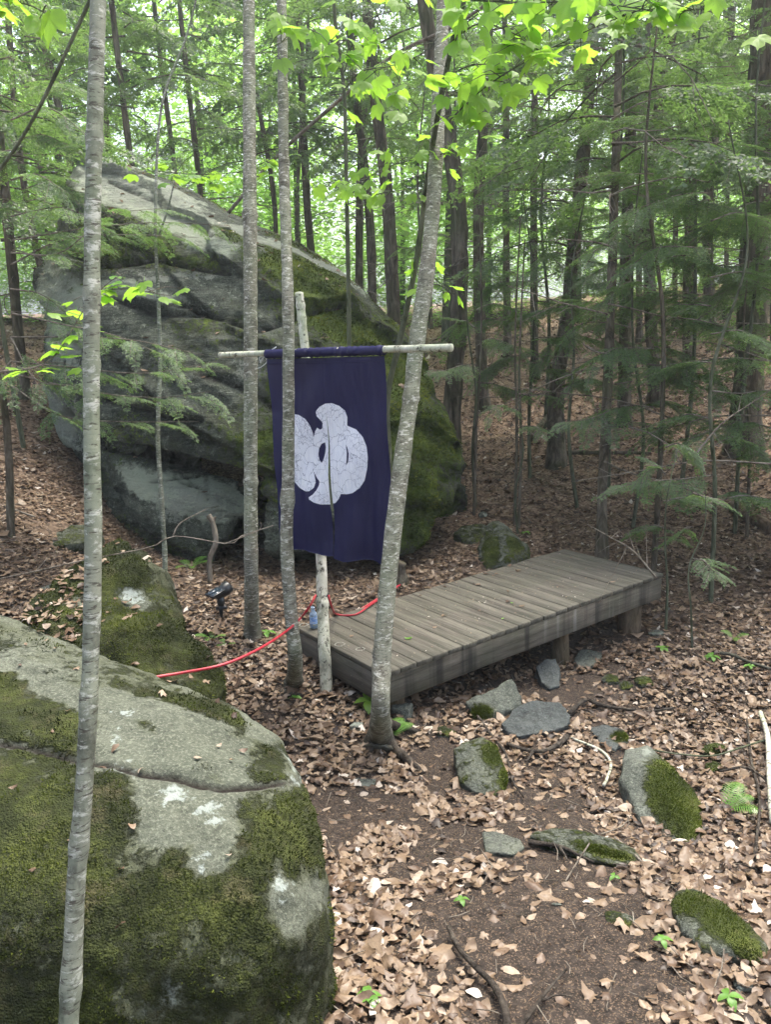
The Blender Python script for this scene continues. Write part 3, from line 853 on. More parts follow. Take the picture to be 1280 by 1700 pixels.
def trunk_thing(name, pxs, widths, label, cat, mat, base=None, seed=0, knots=5, flare_k=1.6, group=None, roots=None, n=150):
    pts = [P(*q) for q in pxs]
    rad = [w / 2 * q[2] / FPX for w, q in zip(widths, pxs)]
    th = thing(name, pts[0], label, cat, group)
    # keep stem radii aligned with arc length
    pts = np.array(pts); d = np.r_[0, np.cumsum(np.linalg.norm(np.diff(pts, axis=0), axis=1))]; d /= d[-1]
    rr = np.interp(np.linspace(0, 1, 40), d, rad)
    flare(pts, rr, n, seed, mat, th, knots=knots, flare_k=flare_k, roots=roots)
    return th
def base_at(px, py, sink=.04):
    g = G(px, py); D = g - EYE; return D @ CF
# A: nearest, left
a0 = GD(75, 1.35)
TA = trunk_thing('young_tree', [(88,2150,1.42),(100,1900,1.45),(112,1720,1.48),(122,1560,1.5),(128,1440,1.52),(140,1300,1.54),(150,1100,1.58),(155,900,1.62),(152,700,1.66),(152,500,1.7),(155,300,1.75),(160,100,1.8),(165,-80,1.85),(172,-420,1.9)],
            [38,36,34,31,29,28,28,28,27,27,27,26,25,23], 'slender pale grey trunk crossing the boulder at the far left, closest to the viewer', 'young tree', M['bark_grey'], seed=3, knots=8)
def base_list(px, py, top):
    d = base_at(px, py)
    return [(px, py + 14, d)] + top, d
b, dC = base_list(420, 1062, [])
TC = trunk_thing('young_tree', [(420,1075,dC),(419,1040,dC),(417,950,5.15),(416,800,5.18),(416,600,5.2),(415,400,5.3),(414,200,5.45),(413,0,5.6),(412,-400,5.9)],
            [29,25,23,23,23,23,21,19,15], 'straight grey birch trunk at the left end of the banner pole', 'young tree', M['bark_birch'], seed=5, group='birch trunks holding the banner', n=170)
b, dD = base_list(487, 1140, [])
TD = trunk_thing('young_tree', [(484,1160,dD),(488,1130,dD),(490,1090,4.2),(483,1020,4.18),(476,900,4.18),(478,800,4.18),(479,650,4.18),(478,500,4.2),(472,300,4.4),(469,100,4.5),(467,-50,4.6),(464,-420,4.8)],
            [36,27,23,21,21,21,20,19,18,17,16,13], 'thin kinked grey trunk standing in front of the banner', 'young tree', M['bark_birch'], seed=8, group='birch trunks holding the banner', n=170)
gE = G(632, 1238); dE = (gE - EYE) @ CF
rts = [([P(632,1215,dE), P(655,1245,dE - .03), G(672,1265) + Z3 * .03, G(702,1285) + Z3 * .005], [.045, .034, .024, .012]),
       ([P(634,1200,dE), G(665,1216) + Z3 * .035, G(702,1217) + Z3 * .006], [.036, .024, .012]),
       ([P(628,1215,dE), G(615,1245) + Z3 * .015, G(600,1262) - Z3 * .02], [.035, .022, .008])]
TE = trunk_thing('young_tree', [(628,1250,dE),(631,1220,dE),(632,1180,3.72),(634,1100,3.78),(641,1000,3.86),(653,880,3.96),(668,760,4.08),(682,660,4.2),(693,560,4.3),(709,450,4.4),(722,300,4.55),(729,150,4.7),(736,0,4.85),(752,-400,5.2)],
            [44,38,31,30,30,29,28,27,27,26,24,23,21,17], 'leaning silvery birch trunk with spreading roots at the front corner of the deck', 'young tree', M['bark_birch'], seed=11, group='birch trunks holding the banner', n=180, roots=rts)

# ------------------------------------------------------------------ pole, rod, banner
def edge_depth(px):
    best = min((abs(proj(D3(0, v, 0)[None])[0][0] - px), v) for v in np.linspace(-.1, DW + .2, 400))[1]
    return (D3(-.02, best, 0) - EYE) @ CF
dP = edge_depth(540) - .075
pole = trunk_thing('wooden_pole', [(542,1150,dP - .01),(541,1118,dP),(539,1080,dP),(536,1020,dP + .06),(533,930,max(dP + .14, 4.56)),(526,800,max(dP + .2, 4.56)),(512,640,max(dP + .25, 4.58)),(497,487,max(dP + .3, 4.62))],
            [21,20,20,20,18,17,16,14], 'peeled pale upright pole behind the banner, standing at the near end of the deck', 'pole', M['peeled'], seed=21, knots=6, flare_k=1.05)
g = Geo()
c0 = P(535, 986.5, dP + .095); a = np.linspace(0, 2 * np.pi, 22)
g.add(*tube(np.c_[c0[0] + .036 * np.cos(a), c0[1] + .036 * np.sin(a), c0[2] + .006 * np.sin(a)], .006, 6))
single('cable_tie', g, M['black'], c0, 'black band strapped round the peeled pole holding the red hose', 'strap')
RA, RB = P(365, 590, 4.67), P(750, 577.5, 3.74)
def rod_pt(px):
    t = (px - 365) / 385.0
    d = 1 / ((1 - t) / 4.67 + t / 3.74)
    return P(px, 590 - 12.5 * t - 0.8 * math.sin(t * math.pi), d)
g = Geo()
g.add(*tube(smooth_path([rod_pt(x) for x in (365, 440, 520, 600, 680, 750)], 50), [.0163, .0177, .0177, .019], 14, .05, 4, 14))
single('banner_rod', g, M['peeled'], RA, 'pale horizontal branch tied between two trunks carrying the blue banner', 'rod')

LET = np.array([(525,395),(545,370),(575,353),(610,350),(650,365),(680,390),(693,425),(692,470),(740,490),(775,530),(795,580),(802,640),(798,700),(785,760),(760,800),(720,828),(690,834),(658,832),(650,855),(630,880),(600,888),(550,888),(515,878),(490,862),(487,850),(510,835),(530,810),(543,785),(545,765),(530,745),(515,710),(507,672),(510,700),(520,740),(525,770),(515,800),(490,818),(470,818),(440,800),(415,770),(390,720),(372,640),(370,520),(380,440),(405,408),(435,413),(470,435),(495,470),(510,510),(513,535),(522,500),(533,480),(548,492),(560,485),(562,455),(545,435),(530,420)], float) / 3.2 + [360, 560]
EYE1 = np.array([(576,556),(555,566),(543,588),(538,620),(543,650),(557,672),(568,648),(577,615),(580,585)], float) / 3.2 + [360, 560]
EYE2 = np.array([(682,558),(694,585),(702,620),(699,660),(683,692),(688,655),(689,610)], float) / 3.2 + [360, 560]
def mat_cloth():
    s = NT('indigo_cloth')
    f = s.attr('motif')
    cr = s.voro(11.0, 'DISTANCE_TO_EDGE', s.mapped((1, 1, 1)), 'Distance')
    # warped crackle lines in the white resist print
    nz = s.n('ShaderNodeTexNoise', Scale=9.0, Detail=4.0); s.l(s.oc(), nz.inputs['Vector'])
    vm = s.n('ShaderNodeVectorMath', _operation='MULTIPLY_ADD'); s.l(nz.outputs['Color'], vm.inputs[0]); vm.inputs[1].default_value = (.16, .16, .10); s.l(s.oc(), vm.inputs[2])
    cr = s.voro(13.0, 'DISTANCE_TO_EDGE', vm.outputs[0], 'Distance')
    cr2 = s.voro(33.0, 'DISTANCE_TO_EDGE', vm.outputs[0], 'Distance')
    pn = s.noise(5, 3)
    weave = s.noise(1.0, 2, .5, s.mapped((260, 260, 9))); weave2 = s.noise(1.0, 2, .5, s.mapped((14, 14, 330)))
    navy = s.mix(s.noise(7, 3), (.017, .016, .056), (.030, .029, .088))
    navy = s.mix(s.math('MULTIPLY', weave2, .4), navy, (.014, .014, .055))
    w = s.mix(s.ramp(weave, [(.45, 0.0), (.62, .55)]), (.86, .87, .92), (.64, .66, .77))
    l1 = s.ramp(cr, [(.006, 1.0), (.020, 0.0)]); l2 = s.math('MULTIPLY', s.ramp(cr2, [(.02, .8), (.07, 0.0)]), s.ramp(pn, [(.5, 0.0), (.62, 1.0)]))
    w = s.mix(s.math('MULTIPLY', s.math('MAXIMUM', l1, l2), .6), w, (.06, .07, .16))
    c = s.mix(s.ramp(f, [(.497, 0.0), (.503, 1.0)]), navy, w)
    s.leafy(c, c, .12, s.bump(s.math('ADD', weave, weave2), .15, .002), .02)
    return s.m
M['cloth'] = mat_cloth()
def banner():
    top_l, top_r = rod_pt(442.5), rod_pt(638)
    th = thing('cloth_banner', (top_l + top_r) / 2, 'navy blue split curtain printed with a white crackled hiragana character, hung from a pale branch', 'banner')
    ax = top_r - top_l; W = np.linalg.norm(ax[:2]); axh = ax / np.linalg.norm(ax)
    nrm = np.cross(axh, Z3); nrm /= np.linalg.norm(nrm)
    if nrm @ CF > 0: nrm = -nrm
    Hh = 1.137
    def surf(u, v):
        u, v = np.broadcast_arrays(u, v)
        p = top_l + u[..., None] * ax - (v * Hh)[..., None] * Z3
        fold = .004 * fbm(np.c_[(u * 14).ravel(), (v * 5).ravel(), (u * 0).ravel()], 3, 9).reshape(u.shape) + .024 * np.sin(u * 19 + 2 * v) * np.clip(v * 1.2, .1, 1) * (.4 + .6 * np.sin(u * 5.0 + 1) ** 2) + .05 * (v ** 1.3) * np.sin(u * 3.1 + .6) \
             + .014 * np.exp(-((u - .88) / .05) ** 2) * np.clip(v * 2, 0, 1) + .006 * np.sin(v * 15 + u * 9) - .03 * v
        narrow = (u - .5) * -.05 * v * 1.0
        return p + fold[..., None] * nrm + (narrow)[..., None] * axh * W + (.012 * (1 - v) * np.cos(u * 70) * 0)[..., None]
    us, gap_v, = .505, .24
    for side in (0, 1):
        nu, nv = 66, 190
        U = np.linspace(0, 1, nu)[None, :]; Vv = np.linspace(.028, 1, nv)[:, None]
        v = np.repeat(Vv, nu, 1)
        open_ = np.interp(v, [0, gap_v, .40, .60, .75, .9, 1], [0, .002, .010, .022, .023, .014, .005])
        hem = .006 * np.sin(U * 9)
        if side == 0: u = U * (us - open_ * .6)
        else: u = us + open_ * .9 * 0 + (1 - us) * U + (1 - U) * open_ * .45
        v2 = v * (1 + hem * v) * (1.0 + (0.0 if side == 0 else .012) * v)
        S = surf(u, v2).reshape(-1, 3)
        if side: S = S + nrm * .003
        pr = proj(S)[:, :2]
        d = sdf(pr, LET); d = np.minimum(d, -(np.maximum(sdf(pr, EYE1), sdf(pr, EYE2)) - .3))
        motif = np.clip(.5 + d / 60.0, 0, 1)
        # back face gives the cloth its thickness
        S2 = S - nrm * .0016
        i = np.arange(nv - 1)[:, None] * nu; j = np.arange(nu - 1)[None, :]
        Q = np.stack([i + j, i + j + 1, i + nu + j + 1, i + nu + j], -1).reshape(-1, 4)
        n = nu * nv
        edge = np.r_[np.arange(nu), np.arange(1, nv) * nu + nu - 1, (nv - 1) * nu + np.arange(nu - 2, -1, -1), np.arange(nv - 2, 0, -1) * nu]
        e2 = np.roll(edge, -1)
        Qs = np.c_[edge, edge + n, e2 + n, e2]
        me = mesh_np('cloth_panel', np.vstack([S, S2]) - np.array(th.location), np.vstack([Q[:, ::-1], Q + n, Qs]), None, [M['cloth']], {'motif': np.r_[motif, motif]})
        link('cloth_panel', me, th)
    # sleeve round the rod, gathered
    n, sg = 110, 14
    path = np.array([rod_pt(x) for x in np.linspace(442.5, 638, n)])
    g = Geo(); V, Q, T = tube(path, .0247, sg, 0, 0, 1, True)
    r = np.random.default_rng(2)
    wob = 1 + .06 * np.sin(np.arange(n) * 1.1) + .05 * r.normal(size=n)
    V[:n * sg] = path.repeat(sg, 0) + (V[:n * sg] - path.repeat(sg, 0)) * wob.repeat(sg)[:, None]
    V[:n * sg, 2] -= .004
    me = mesh_np('rod_sleeve', V - np.array(th.location), Q, T, [M['cloth']], {'motif': np.zeros(len(V))})
    link('rod_sleeve', me, th)
    # stitched hem line under the sleeve
    S = surf(np.linspace(.0, 1, 80), np.full(80, .052)) + nrm * .003
    g = Geo(); g.add(*tube(S, .0022, 5)); s_ = NT('stitch'); s_.principled((.012, .012, .05), .9); part('seam', g, s_.m, th)
banner()
# twig hook and cord at the left end of the rod
g = Geo()
g.add(*tube(smooth_path([P(432,603,4.49), P(440,590,4.47), P(459,576,4.46)], 8), [.0055, .0037], 6))
g.add(*tube(smooth_path([P(428,612,4.50), P(436,608,4.48), P(443,600,4.47), P(438,592,4.46), P(430,595,4.48), P(434,603,4.49)], 18), .003, 5))
single('twine', g, M['white_twine'], P(440, 595, 4.48), 'pale cord knotted round the left end of the banner rod', 'cord')

# ------------------------------------------------------------------ hose, bottle, solar lamp
g = Geo()
dck = lambda px, py, z: (lambda d: EYE + d * ((z - EYE[2]) / d[2]))(P(px, py, 1) - EYE)
hp = [P(200,1150,3.3), P(247,1127,3.34), P(300,1117,3.40), P(370,1103,3.46), P(430,1077,3.66), P(475,1048,4.0), P(500,1025,4.32), P(515,1005,4.30), P(524,988,dP + .05)]
g.add(*tube(smooth_path(hp, 60), .0066, 9))
h2 = [P(545,988,dP + .08), P(551,1008,dP + .15), dck(560,1020,.012), dck(590,1020,.012), dck(615,1004,.014), dck(645,984,.014), dck(662,972,.012), D3(.5, .95, -.02), G(640,940) + Z3 * .03]
g.add(*tube(smooth_path(h2[:7] + [h2[7]], 50), .0066, 9))
single('garden_hose', g, M['hose'], hp[4], 'bright red hose looping from behind the near boulder to the pole and over the deck', 'hose')

def lathe(prof, c, seg=24):
    prof = np.array(prof); a = np.linspace(0, 2 * np.pi, seg, endpoint=False); n = len(prof)
    V = np.stack([c[0] + prof[:, 0:1] * np.cos(a), c[1] + prof[:, 0:1] * np.sin(a), c[2] + prof[:, 1:2] + 0 * a], -1).reshape(-1, 3)
    i = np.arange(n - 1)[:, None] * seg; j = np.arange(seg)[None, :]; k = (j + 1) % seg
    return V, np.stack([i + j, i + k, i + seg + k, i + seg + j], -1).reshape(-1, 4)
def bottle():
    c = dck(521.5, 1042, .003)
    th = thing('glass_bottle', c, 'small blue-tinted glass bottle with amber dregs at the deck corner behind the pole', 'bottle')
    s = NT('bottle_glass'); s.principled((.62, .78, .95), .08, None, .5, 0, **{'Transmission Weight': .75, 'IOR': 1.4})
    g = Geo(); g.add(*lathe([(.001, .0), (.024, .0), (.027, .006), (.027, .085), (.024, .10), (.013, .115), (.012, .135), (.014, .137), (.014, .142), (.0115, .142), (.0105, .12), (.022, .098), (.0245, .084), (.0245, .008), (.001, .005)], c))
    part('glass', g, s.m, th)
    s = NT('amber_liquid'); s.principled((.55, .34, .03), .1, None, .5)
    g = Geo(); g.add(*lathe([(.001, .0055), (.0238, .008), (.0238, .022), (.001, .022)], c)); part('liquid', g, s.m, th)
    s = NT('bottle_label'); n = s.noise(90, 2); s.principled(s.mix(s.ramp(n, [(.5, 0.0), (.56, .7)]), (.20, .34, .62), (.55, .62, .72)), .6)
    g = Geo(); a = np.linspace(-2.6, -.3, 14)
    V = np.r_[np.c_[c[0] + .0276 * np.cos(a), c[1] + .0276 * np.sin(a), np.full(14, c[2] + .034)], np.c_[c[0] + .0276 * np.cos(a), c[1] + .0276 * np.sin(a), np.full(14, c[2] + .082)]]
    i = np.arange(13); g.add(V, np.c_[i, i + 1, i + 15, i + 14]); part('label', g, s.m, th)
bottle()
def solar_lamp():
    gp = G(366, 1028); d = (gp - EYE) @ CF
    th = thing('solar_spotlight', gp, 'black solar spotlight on a short ground spike, tilted to the left', 'solar light')
    k = d / FPX
    R_, U_, B_ = CR, CU, -CF
    def q(px, py, dd=0.0): return P(px, py, d + dd)
    g = Geo(); g.add(*tube([q(368, 1030), q(367, 1012), q(366.5, 1000)], [.006, .017, .018], 10)); part('ground_spike', g, M['black'], th)
    g = Geo(); g.add(*tube(smooth_path([q(366.5, 1006), q(367, 1000), q(366, 990)], 8), [.022, .03, .024], 12))
    g.add(*tube([q(360, 1010, .02), q(376, 1008, -.02)], .014, 12)); part('swivel_joint', g, M['black'], th)
    ax = q(379, 972, .03) - q(350, 992, -.03); L = np.linalg.norm(ax); ax /= L
    g = Geo(); g.add(*tube(smooth_path([q(359, 994, -.02), q(366, 986), q(374, 978, .03), q(380, 973, .05)], 12), [.02, .034, .05, .046], 16)); part('lamp_head', g, M['black'], th)
    # the panel
    c = q(357, 984, -.05)
    e1 = (q(371, 971, .03) - q(350, 984, -.06)); e1 /= np.linalg.norm(e1)
    e2 = (q(357, 994, -.10) - q(340, 985, -.02)); e2 -= e1 * (e1 @ e2); e2 /= np.linalg.norm(e2)
    e3 = np.cross(e1, e2); e3 = e3 if e3[2] > 0 else -e3
    g = Geo(); g.add(*box(c, e1, e2, e3, .058, .042, .009, .003)); part('panel_housing', g, M['black'], th, False)
    for s_ in (-1, 1):
        g = Geo(); g.add(*box(c + e3 * .0098 + e2 * s_ * .0185, e1, e2, e3, .05, .0165, .0012)); part('solar_cell', g, M['panel'], th, False)
solar_lamp()

# ------------------------------------------------------------------ stones
def stone(px, py, w, h, label, flat=.5, moss=.2, lich=.2, ang=0, seed=0, mat='rock_stone', name='stone', rough=1.0, group=None, blocky=False):
    c = G(px, py + h * .28); d = (c - EYE) @ CF
    k = d / FPX
    hw = w * k / 2
    # the picture height of a lying stone is mostly its foreshortened depth
    sin_v = abs((c - EYE)[2]) / np.linalg.norm(c - EYE)
    tall = h * k * flat
    dep = max(h * k * (1 - flat * .75) / sin_v / 2, hw * .35)
    r = np.random.default_rng(seed + 100)
    pts = []
    for _ in range(26 if not blocky else 9):
        v = r.normal(size=3)
        v /= np.linalg.norm(v) if not blocky else np.abs(v).max()
        pts.append(v)
    if blocky:
        pts += [np.array(v) * r.uniform(.85, 1.05) for v in ((-1, -.6, 1), (.7, -1, 1), (1, .5, .9), (-.4, 1, .9), (-1, -.4, -1), (.6, -1, -1), (1, .4, -1), (-.3, 1, -1))]
    pts = np.array(pts)
    a = math.radians(ang); ca, sa = math.cos(a), math.sin(a)
    pts = pts * [hw * 1.03, dep, tall * .62]
    R2 = np.c_[pts[:, 0] * ca - pts[:, 1] * sa, pts[:, 0] * sa + pts[:, 1] * ca, pts[:, 2]]
    c2 = c + CF * [1, 1, 0] * dep * .6
    c2[2] = gz(c2[0], c2[1]) + tall * .22
    vox = max(min(hw, dep) / 16, .004)
    me, V = hull_remesh([R2 + c2], vox)
    V = laplace(me, V, 3 if blocky else 7, .5); setco(me, V); N = vnormals(me)
    s = hw
    V = V + N * (s * rough * (.07 * fbm(V / s * 1.6, 3, seed) + .02 * fbm(V / s * 7, 3, seed + 1)))[:, None]
    up = np.clip(N[:, 2], 0, 1)
    m = np.clip(moss + .45 * (up - .4) * (moss > .1) + .25 * fbm(V * 8, 2, seed), 0, 1)
    base = np.array([c2[0], c2[1], gz(c2[0], c2[1])])
    o = fin_rock(name, me, V, m, np.full(len(V), lich), M[mat], base, label, 'rock' if w > 60 else 'stone', group)
    if moss > .5 and w > 60:
        N = vnormals(me); tufts('moss', V, N, np.clip(m - .45, 0, 1) * up, 6000, .007, o, base, M['moss_b'], seed)
    return o
STONES = [
 (820,1163,95,72,'greenish block-shaped stone lying tilted under the deck edge, moss at its left end',.5,.25,.15,20,1,True),
 (888,1195,116,62,'flat dark slate step stone between the tilted block and the roots',.35,.02,.05,-4,2,True),
 (908,1122,48,52,'thin blue-grey stone leaning upright beside the middle deck post',.6,.02,.1,40,3,True),
 (975,1093,58,34,'flat tan stone right against the foot of the middle deck post',.4,.3,.2,0,4,True),
 (797,1273,88,100,'rounded pale grey stone with white veins, alone left of the path',.45,.3,.45,10,5,False),
 (1008,1226,74,44,'half-buried dark triangular stone above the big moss-capped rock',.3,.15,.1,-15,6,True),
 (834,1403,76,36,'smooth half-buried grey stone in the middle of the path',.3,.02,.15,-12,8,True),
 (975,1412,185,48,'long low pale ridge of stone across the path behind the black root',.3,.25,.35,-10,9,False),
 (1190,1244,46,28,'small moss ball of a stone near the right edge, upper of two',.6,.95,.1,0,10,False),
 (1190,1272,36,26,'small moss-covered stone below the moss ball at right',.5,.9,.1,0,11,False),
 (1196,1545,165,100,'large mossy rock low at the right edge near the corner',.45,.62,.3,-32,12,False),
 (1032,1526,66,36,'small olive stone barely rising from the lower path',.3,.35,.2,-20,13,False),
 (592,1208,24,18,'small white quartz stone left of the birch roots',.7,0,.8,0,14,True),
 (668,1184,34,30,'square blue-grey stone wedged under the deck corner',.8,0,.05,0,15,True),
 (652,1166,30,34,'tan block of stone under the deck corner beside the birch trunk',.9,.2,.3,0,16,True),
 (1018,1128,32,26,'first of three little mossy stones in a row right of the deck post',.5,.5,.1,-30,17,False),
 (1042,1138,24,22,'middle one of three little mossy stones in a row',.5,.5,.1,-30,18,False),
 (1073,1132,34,28,'last and largest of three little mossy stones in a row',.5,.55,.1,-30,19,False),
 (925,1500,24,10,'tiny dark flat pebble on the bare path soil',.4,0,.05,0,20,False),
 (1092,1051,30,12,'small flat grey stone beside the far deck post',.4,.1,.1,0,21,True),
 (840,902,92,78,'pointed mossy green rock behind the deck',.75,.5,.35,10,22,True),
 (782,887,64,36,'smooth low grey rock leaning against the pointed mossy rock',.5,.15,.5,0,23,False),
 (803,857,16,15,'little pale stone behind the smooth low rock',.7,0,.5,0,24,False),
 (1236,1634,30,26,'white stone chip among leaves in the lower right corner',.4,0,.7,0,25,True),
 (740,1215,44,26,'small mossy stone half under leaves below the deck corner',.4,.5,.1,0,26,False),
 (600,1298,46,18,'flat dark grey stone flush with the soil left of the path',.3,0,.05,0,27,True),
 (500,1002,12,8,'grey pebble by the pole',.5,0,.1,0,28,False),
 (1108,1010,14,8,'brown pebble at the right end of the deck',.5,0,.1,0,29,False),
 (880,570,0,0,'',0,0,0,0,0,False)]
def outline_rock(px, label, seed, bulge=.06, moss=None, mossb=.15, lich=.2, thick=None, vox=.008, noise=1.0, mat='rock_stone', name='rock', inner=(), depth_k=1.0, pale=0.0, smooth_it=3):
    """a stone whose silhouette is traced: the lower edge sits on the ground, the upper edge stands farther back"""
    px = np.array(px, float)
    y0, y1 = px[:, 1].min(), px[:, 1].max()
    lo = px[np.argmax(px[:, 1])]
    d0 = (G(lo[0], y1) - EYE) @ CF
    up = px[np.argmin(px[:, 1])]
    dg = (G(up[0], y0) - EYE) @ CF
    d1 = d0 + (dg - d0) * depth_k
    dep = lambda y: np.interp(y, [y0, y1], [d1, d0])
    pts = [P(x, y, dep(y)) + Z3 * (.018 if bulge <= .02 else .004) for x, y in px]
    pts += [P(x, y, dep(y) - dd) for x, y, dd in inner]
    cx, cy = px.mean(0)
    if bulge: pts += [P(cx + (x - cx) * .6, cy + (y - cy) * .6, dep(cy + (y - cy) * .6) - bulge * (.8 + .4 * random.random())) for x, y in px[::2]]
    FOOT.append(np.array([q[:2] for q in pts[:len(px)]]))
    pts += [np.array([p[0], p[1] + .03, p[2] - .12]) for p in pts[:len(px)]]
    me, V = hull_remesh([pts], vox); V = laplace(me, V, smooth_it, .5); setco(me, V); N = vnormals(me)
    V = V + N * (noise * (.010 * fbm(V * 7, 3, seed) + .004 * fbm(V * 26, 2, seed + 1)))[:, None]
    pp = proj(V)
    m = np.full(len(V), mossb)
    for b in (moss or ()): m = np.maximum(m, blob(pp, *b))
    base = V.mean(0); base[2] = gz(base[0], base[1])
    o = fin_rock(name, me, V, m, np.full(len(V), lich), M[mat], base, label, 'rock', pale=np.full(len(V), pale))
    if moss:
        N = vnormals(me); w = np.clip(m - .55, 0, 1)
        if w.sum() > 1: tufts('moss', V, N, w, 5000, .0065, o, base, M['moss_b'], seed)
    return o
outline_rock([(772,1165),(848,1129),(866,1155),(868,1172),(805,1199),(788,1192)], 'greenish block-shaped stone lying tilted under the deck edge, moss at its left end', 1, .03, [(800,1182,20,14,0)], .15, .2, inner=[(862,1160,.03),(800,1180,.03)], depth_k=.35, smooth_it=1)
outline_rock([(832,1205),(850,1180),(890,1165),(930,1172),(946,1190),(944,1208),(915,1218),(862,1227),(845,1222)], 'flat dark slate step stone between the tilted block and the roots', 2, .0, None, .05, .02, depth_k=.6, smooth_it=0, noise=1.3, mat='rock_slate')
outline_rock([(888,1110),(905,1094),(925,1095),(932,1115),(930,1142),(912,1147),(898,1135)], 'thin blue-grey stone leaning upright beside the middle deck post', 3, .01, None, .1, .05, depth_k=.5, mat='rock_slate')
outline_rock([(950,1095),(965,1080),(1000,1086),(1000,1096),(978,1112),(958,1108)], 'flat tan stone right against the foot of the middle deck post', 4, .0, None, .2, .3)
outline_rock([(752,1245),(765,1232),(800,1224),(825,1238),(842,1285),(838,1312),(815,1324),(785,1316),(762,1298),(755,1270)], 'rounded pale grey stone with white veins, alone left of the path', 5, .05, [(820,1250,26,24,40),(838,1290,10,26,0)], .35, .25, depth_k=.6, pale=.35)
outline_rock([(973,1208),(1000,1205),(1038,1218),(1042,1232),(1020,1250),(1000,1240)], 'half-buried dark triangular stone above the big moss-capped rock', 6, .0, [(1030,1222,16,10,0)], .1, .15, mat='rock_slate')
outline_rock([(800,1385),(820,1383),(865,1398),(872,1412),(850,1424),(805,1418)], 'smooth half-buried grey stone in the middle of the path', 8, .0, None, .2, .05, noise=.5)
outline_rock([(878,1392),(900,1381),(930,1380),(975,1392),(1020,1398),(1055,1415),(1068,1438),(1020,1440),(970,1428),(930,1408)], 'long low pale ridge of stone across the path behind the black root', 9, .0, [(1000,1412,60,10,15)], .4, .25, depth_k=.7, pale=.3)
outline_rock([(1120,1480),(1150,1474),(1200,1490),(1225,1520),(1262,1555),(1280,1580),(1272,1602),(1250,1602),(1205,1585),(1165,1580),(1130,1545),(1118,1510)], 'large mossy rock low at the right edge, close to the corner', 12, .05, [(1200,1530,60,30,35),(1150,1500,40,25,0),(1240,1575,40,20,35)], .35, .35, depth_k=.7)
outline_rock([(795,905),(812,870),(828,865),(850,878),(875,905),(882,925),(850,940),(805,946),(797,925)], 'pointed mossy rock behind the deck', 22, .12, [(815,915,16,30,0),(855,905,18,12,40)], .42, .4, depth_k=.45, vox=.012, noise=2, pale=.2)
outline_rock([(752,885),(765,872),(800,868),(815,875),(812,895),(790,905),(765,900)], 'smooth low grey rock leaning against the pointed mossy rock', 23, .05, None, .5, .15, depth_k=.5, vox=.014, noise=1.5, pale=.3)
DONE = {1, 2, 3, 4, 5, 6, 8, 9, 12, 22, 23}
outline_rock([(50,892),(105,874),(150,872),(172,884),(160,902),(90,908)], 'flat grey slab lying in leaves on the slope at the left, behind the low ledge', 31, .02, None, .45, .3, depth_k=.8, vox=.014)
outline_rock([(60,982),(95,965),(130,968),(140,990),(100,1008)], 'dark flat stone beside the left end of the low ledge', 32, .02, None, .3, .3, depth_k=.8, vox=.012)
def moss_rock():
    F = [(1035,1240),(1075,1232),(1095,1260),(1130,1290),(1160,1330),(1170,1380),(1160,1405),(1120,1405),(1085,1370),(1055,1345),(1030,1290)]
    d0 = (G(1100, 1400) - EYE) @ CF; d1 = (G(1050, 1300) - EYE) @ CF
    pts = []
    for (x, y) in F:
        d = np.interp(y, [1230, 1405], [d1 + .12, d0]); pts.append(P(x, y, d))
    for (x, y, dd) in ((1080,1280,-.12),(1110,1320,-.14),(1130,1360,-.10),(1060,1290,-.05)):
        d = np.interp(y, [1230, 1405], [d1 + .12, d0]); pts.append(P(x, y, d + dd))
    FOOT.append(np.array([q[:2] for q in pts[:11]]))
    pts += [np.array([p[0], p[1] + .05, p[2] - .2]) for p in pts[:11]]
    me, V = hull_remesh([pts], .009); V = laplace(me, V, 8, .5); setco(me, V); N = vnormals(me)
    V = V + N * (.014 * fbm(V * 6, 3, 70) + .003 * fbm(V * 30, 2, 71))[:, None]
    pp = proj(V)
    m = np.clip(1.1 * np.maximum.reduce([blob(pp, 1120,1330,62,42,55), blob(pp, 1105,1285,30,25,40), blob(pp, 1150,1375,30,45,0)]), 0, 1)
    m = np.clip(m, .05, 1) * sstep(-25, 10, (pp[:, 0] - 1062) - (pp[:, 1] - 1280) * .30)
    li = .1 + .7 * np.maximum(blob(pp, 1073,1247,10,8), blob(pp, 1095,1270,14,10))
    base = V.mean(0); base[2] = gz(base[0], base[1])
    o = fin_rock('rock', me, V, m, li, M['rock_stone'], base, 'large oval rock right of the path, bare grey at left and capped with moss', 'rock')
    N = vnormals(me); tufts('moss', V, N, np.clip(m - .4, 0, 1), 14000, .0075, o, base, M['moss_b'], 77)
moss_rock()
for (px, py, w, h, lab, fl, mo, li, an, sd, bl) in STONES:
    if w and sd not in DONE: stone(px, py, w, h, lab, fl, mo, li, an, sd, blocky=bl, name='rock' if w > 60 else 'stone')

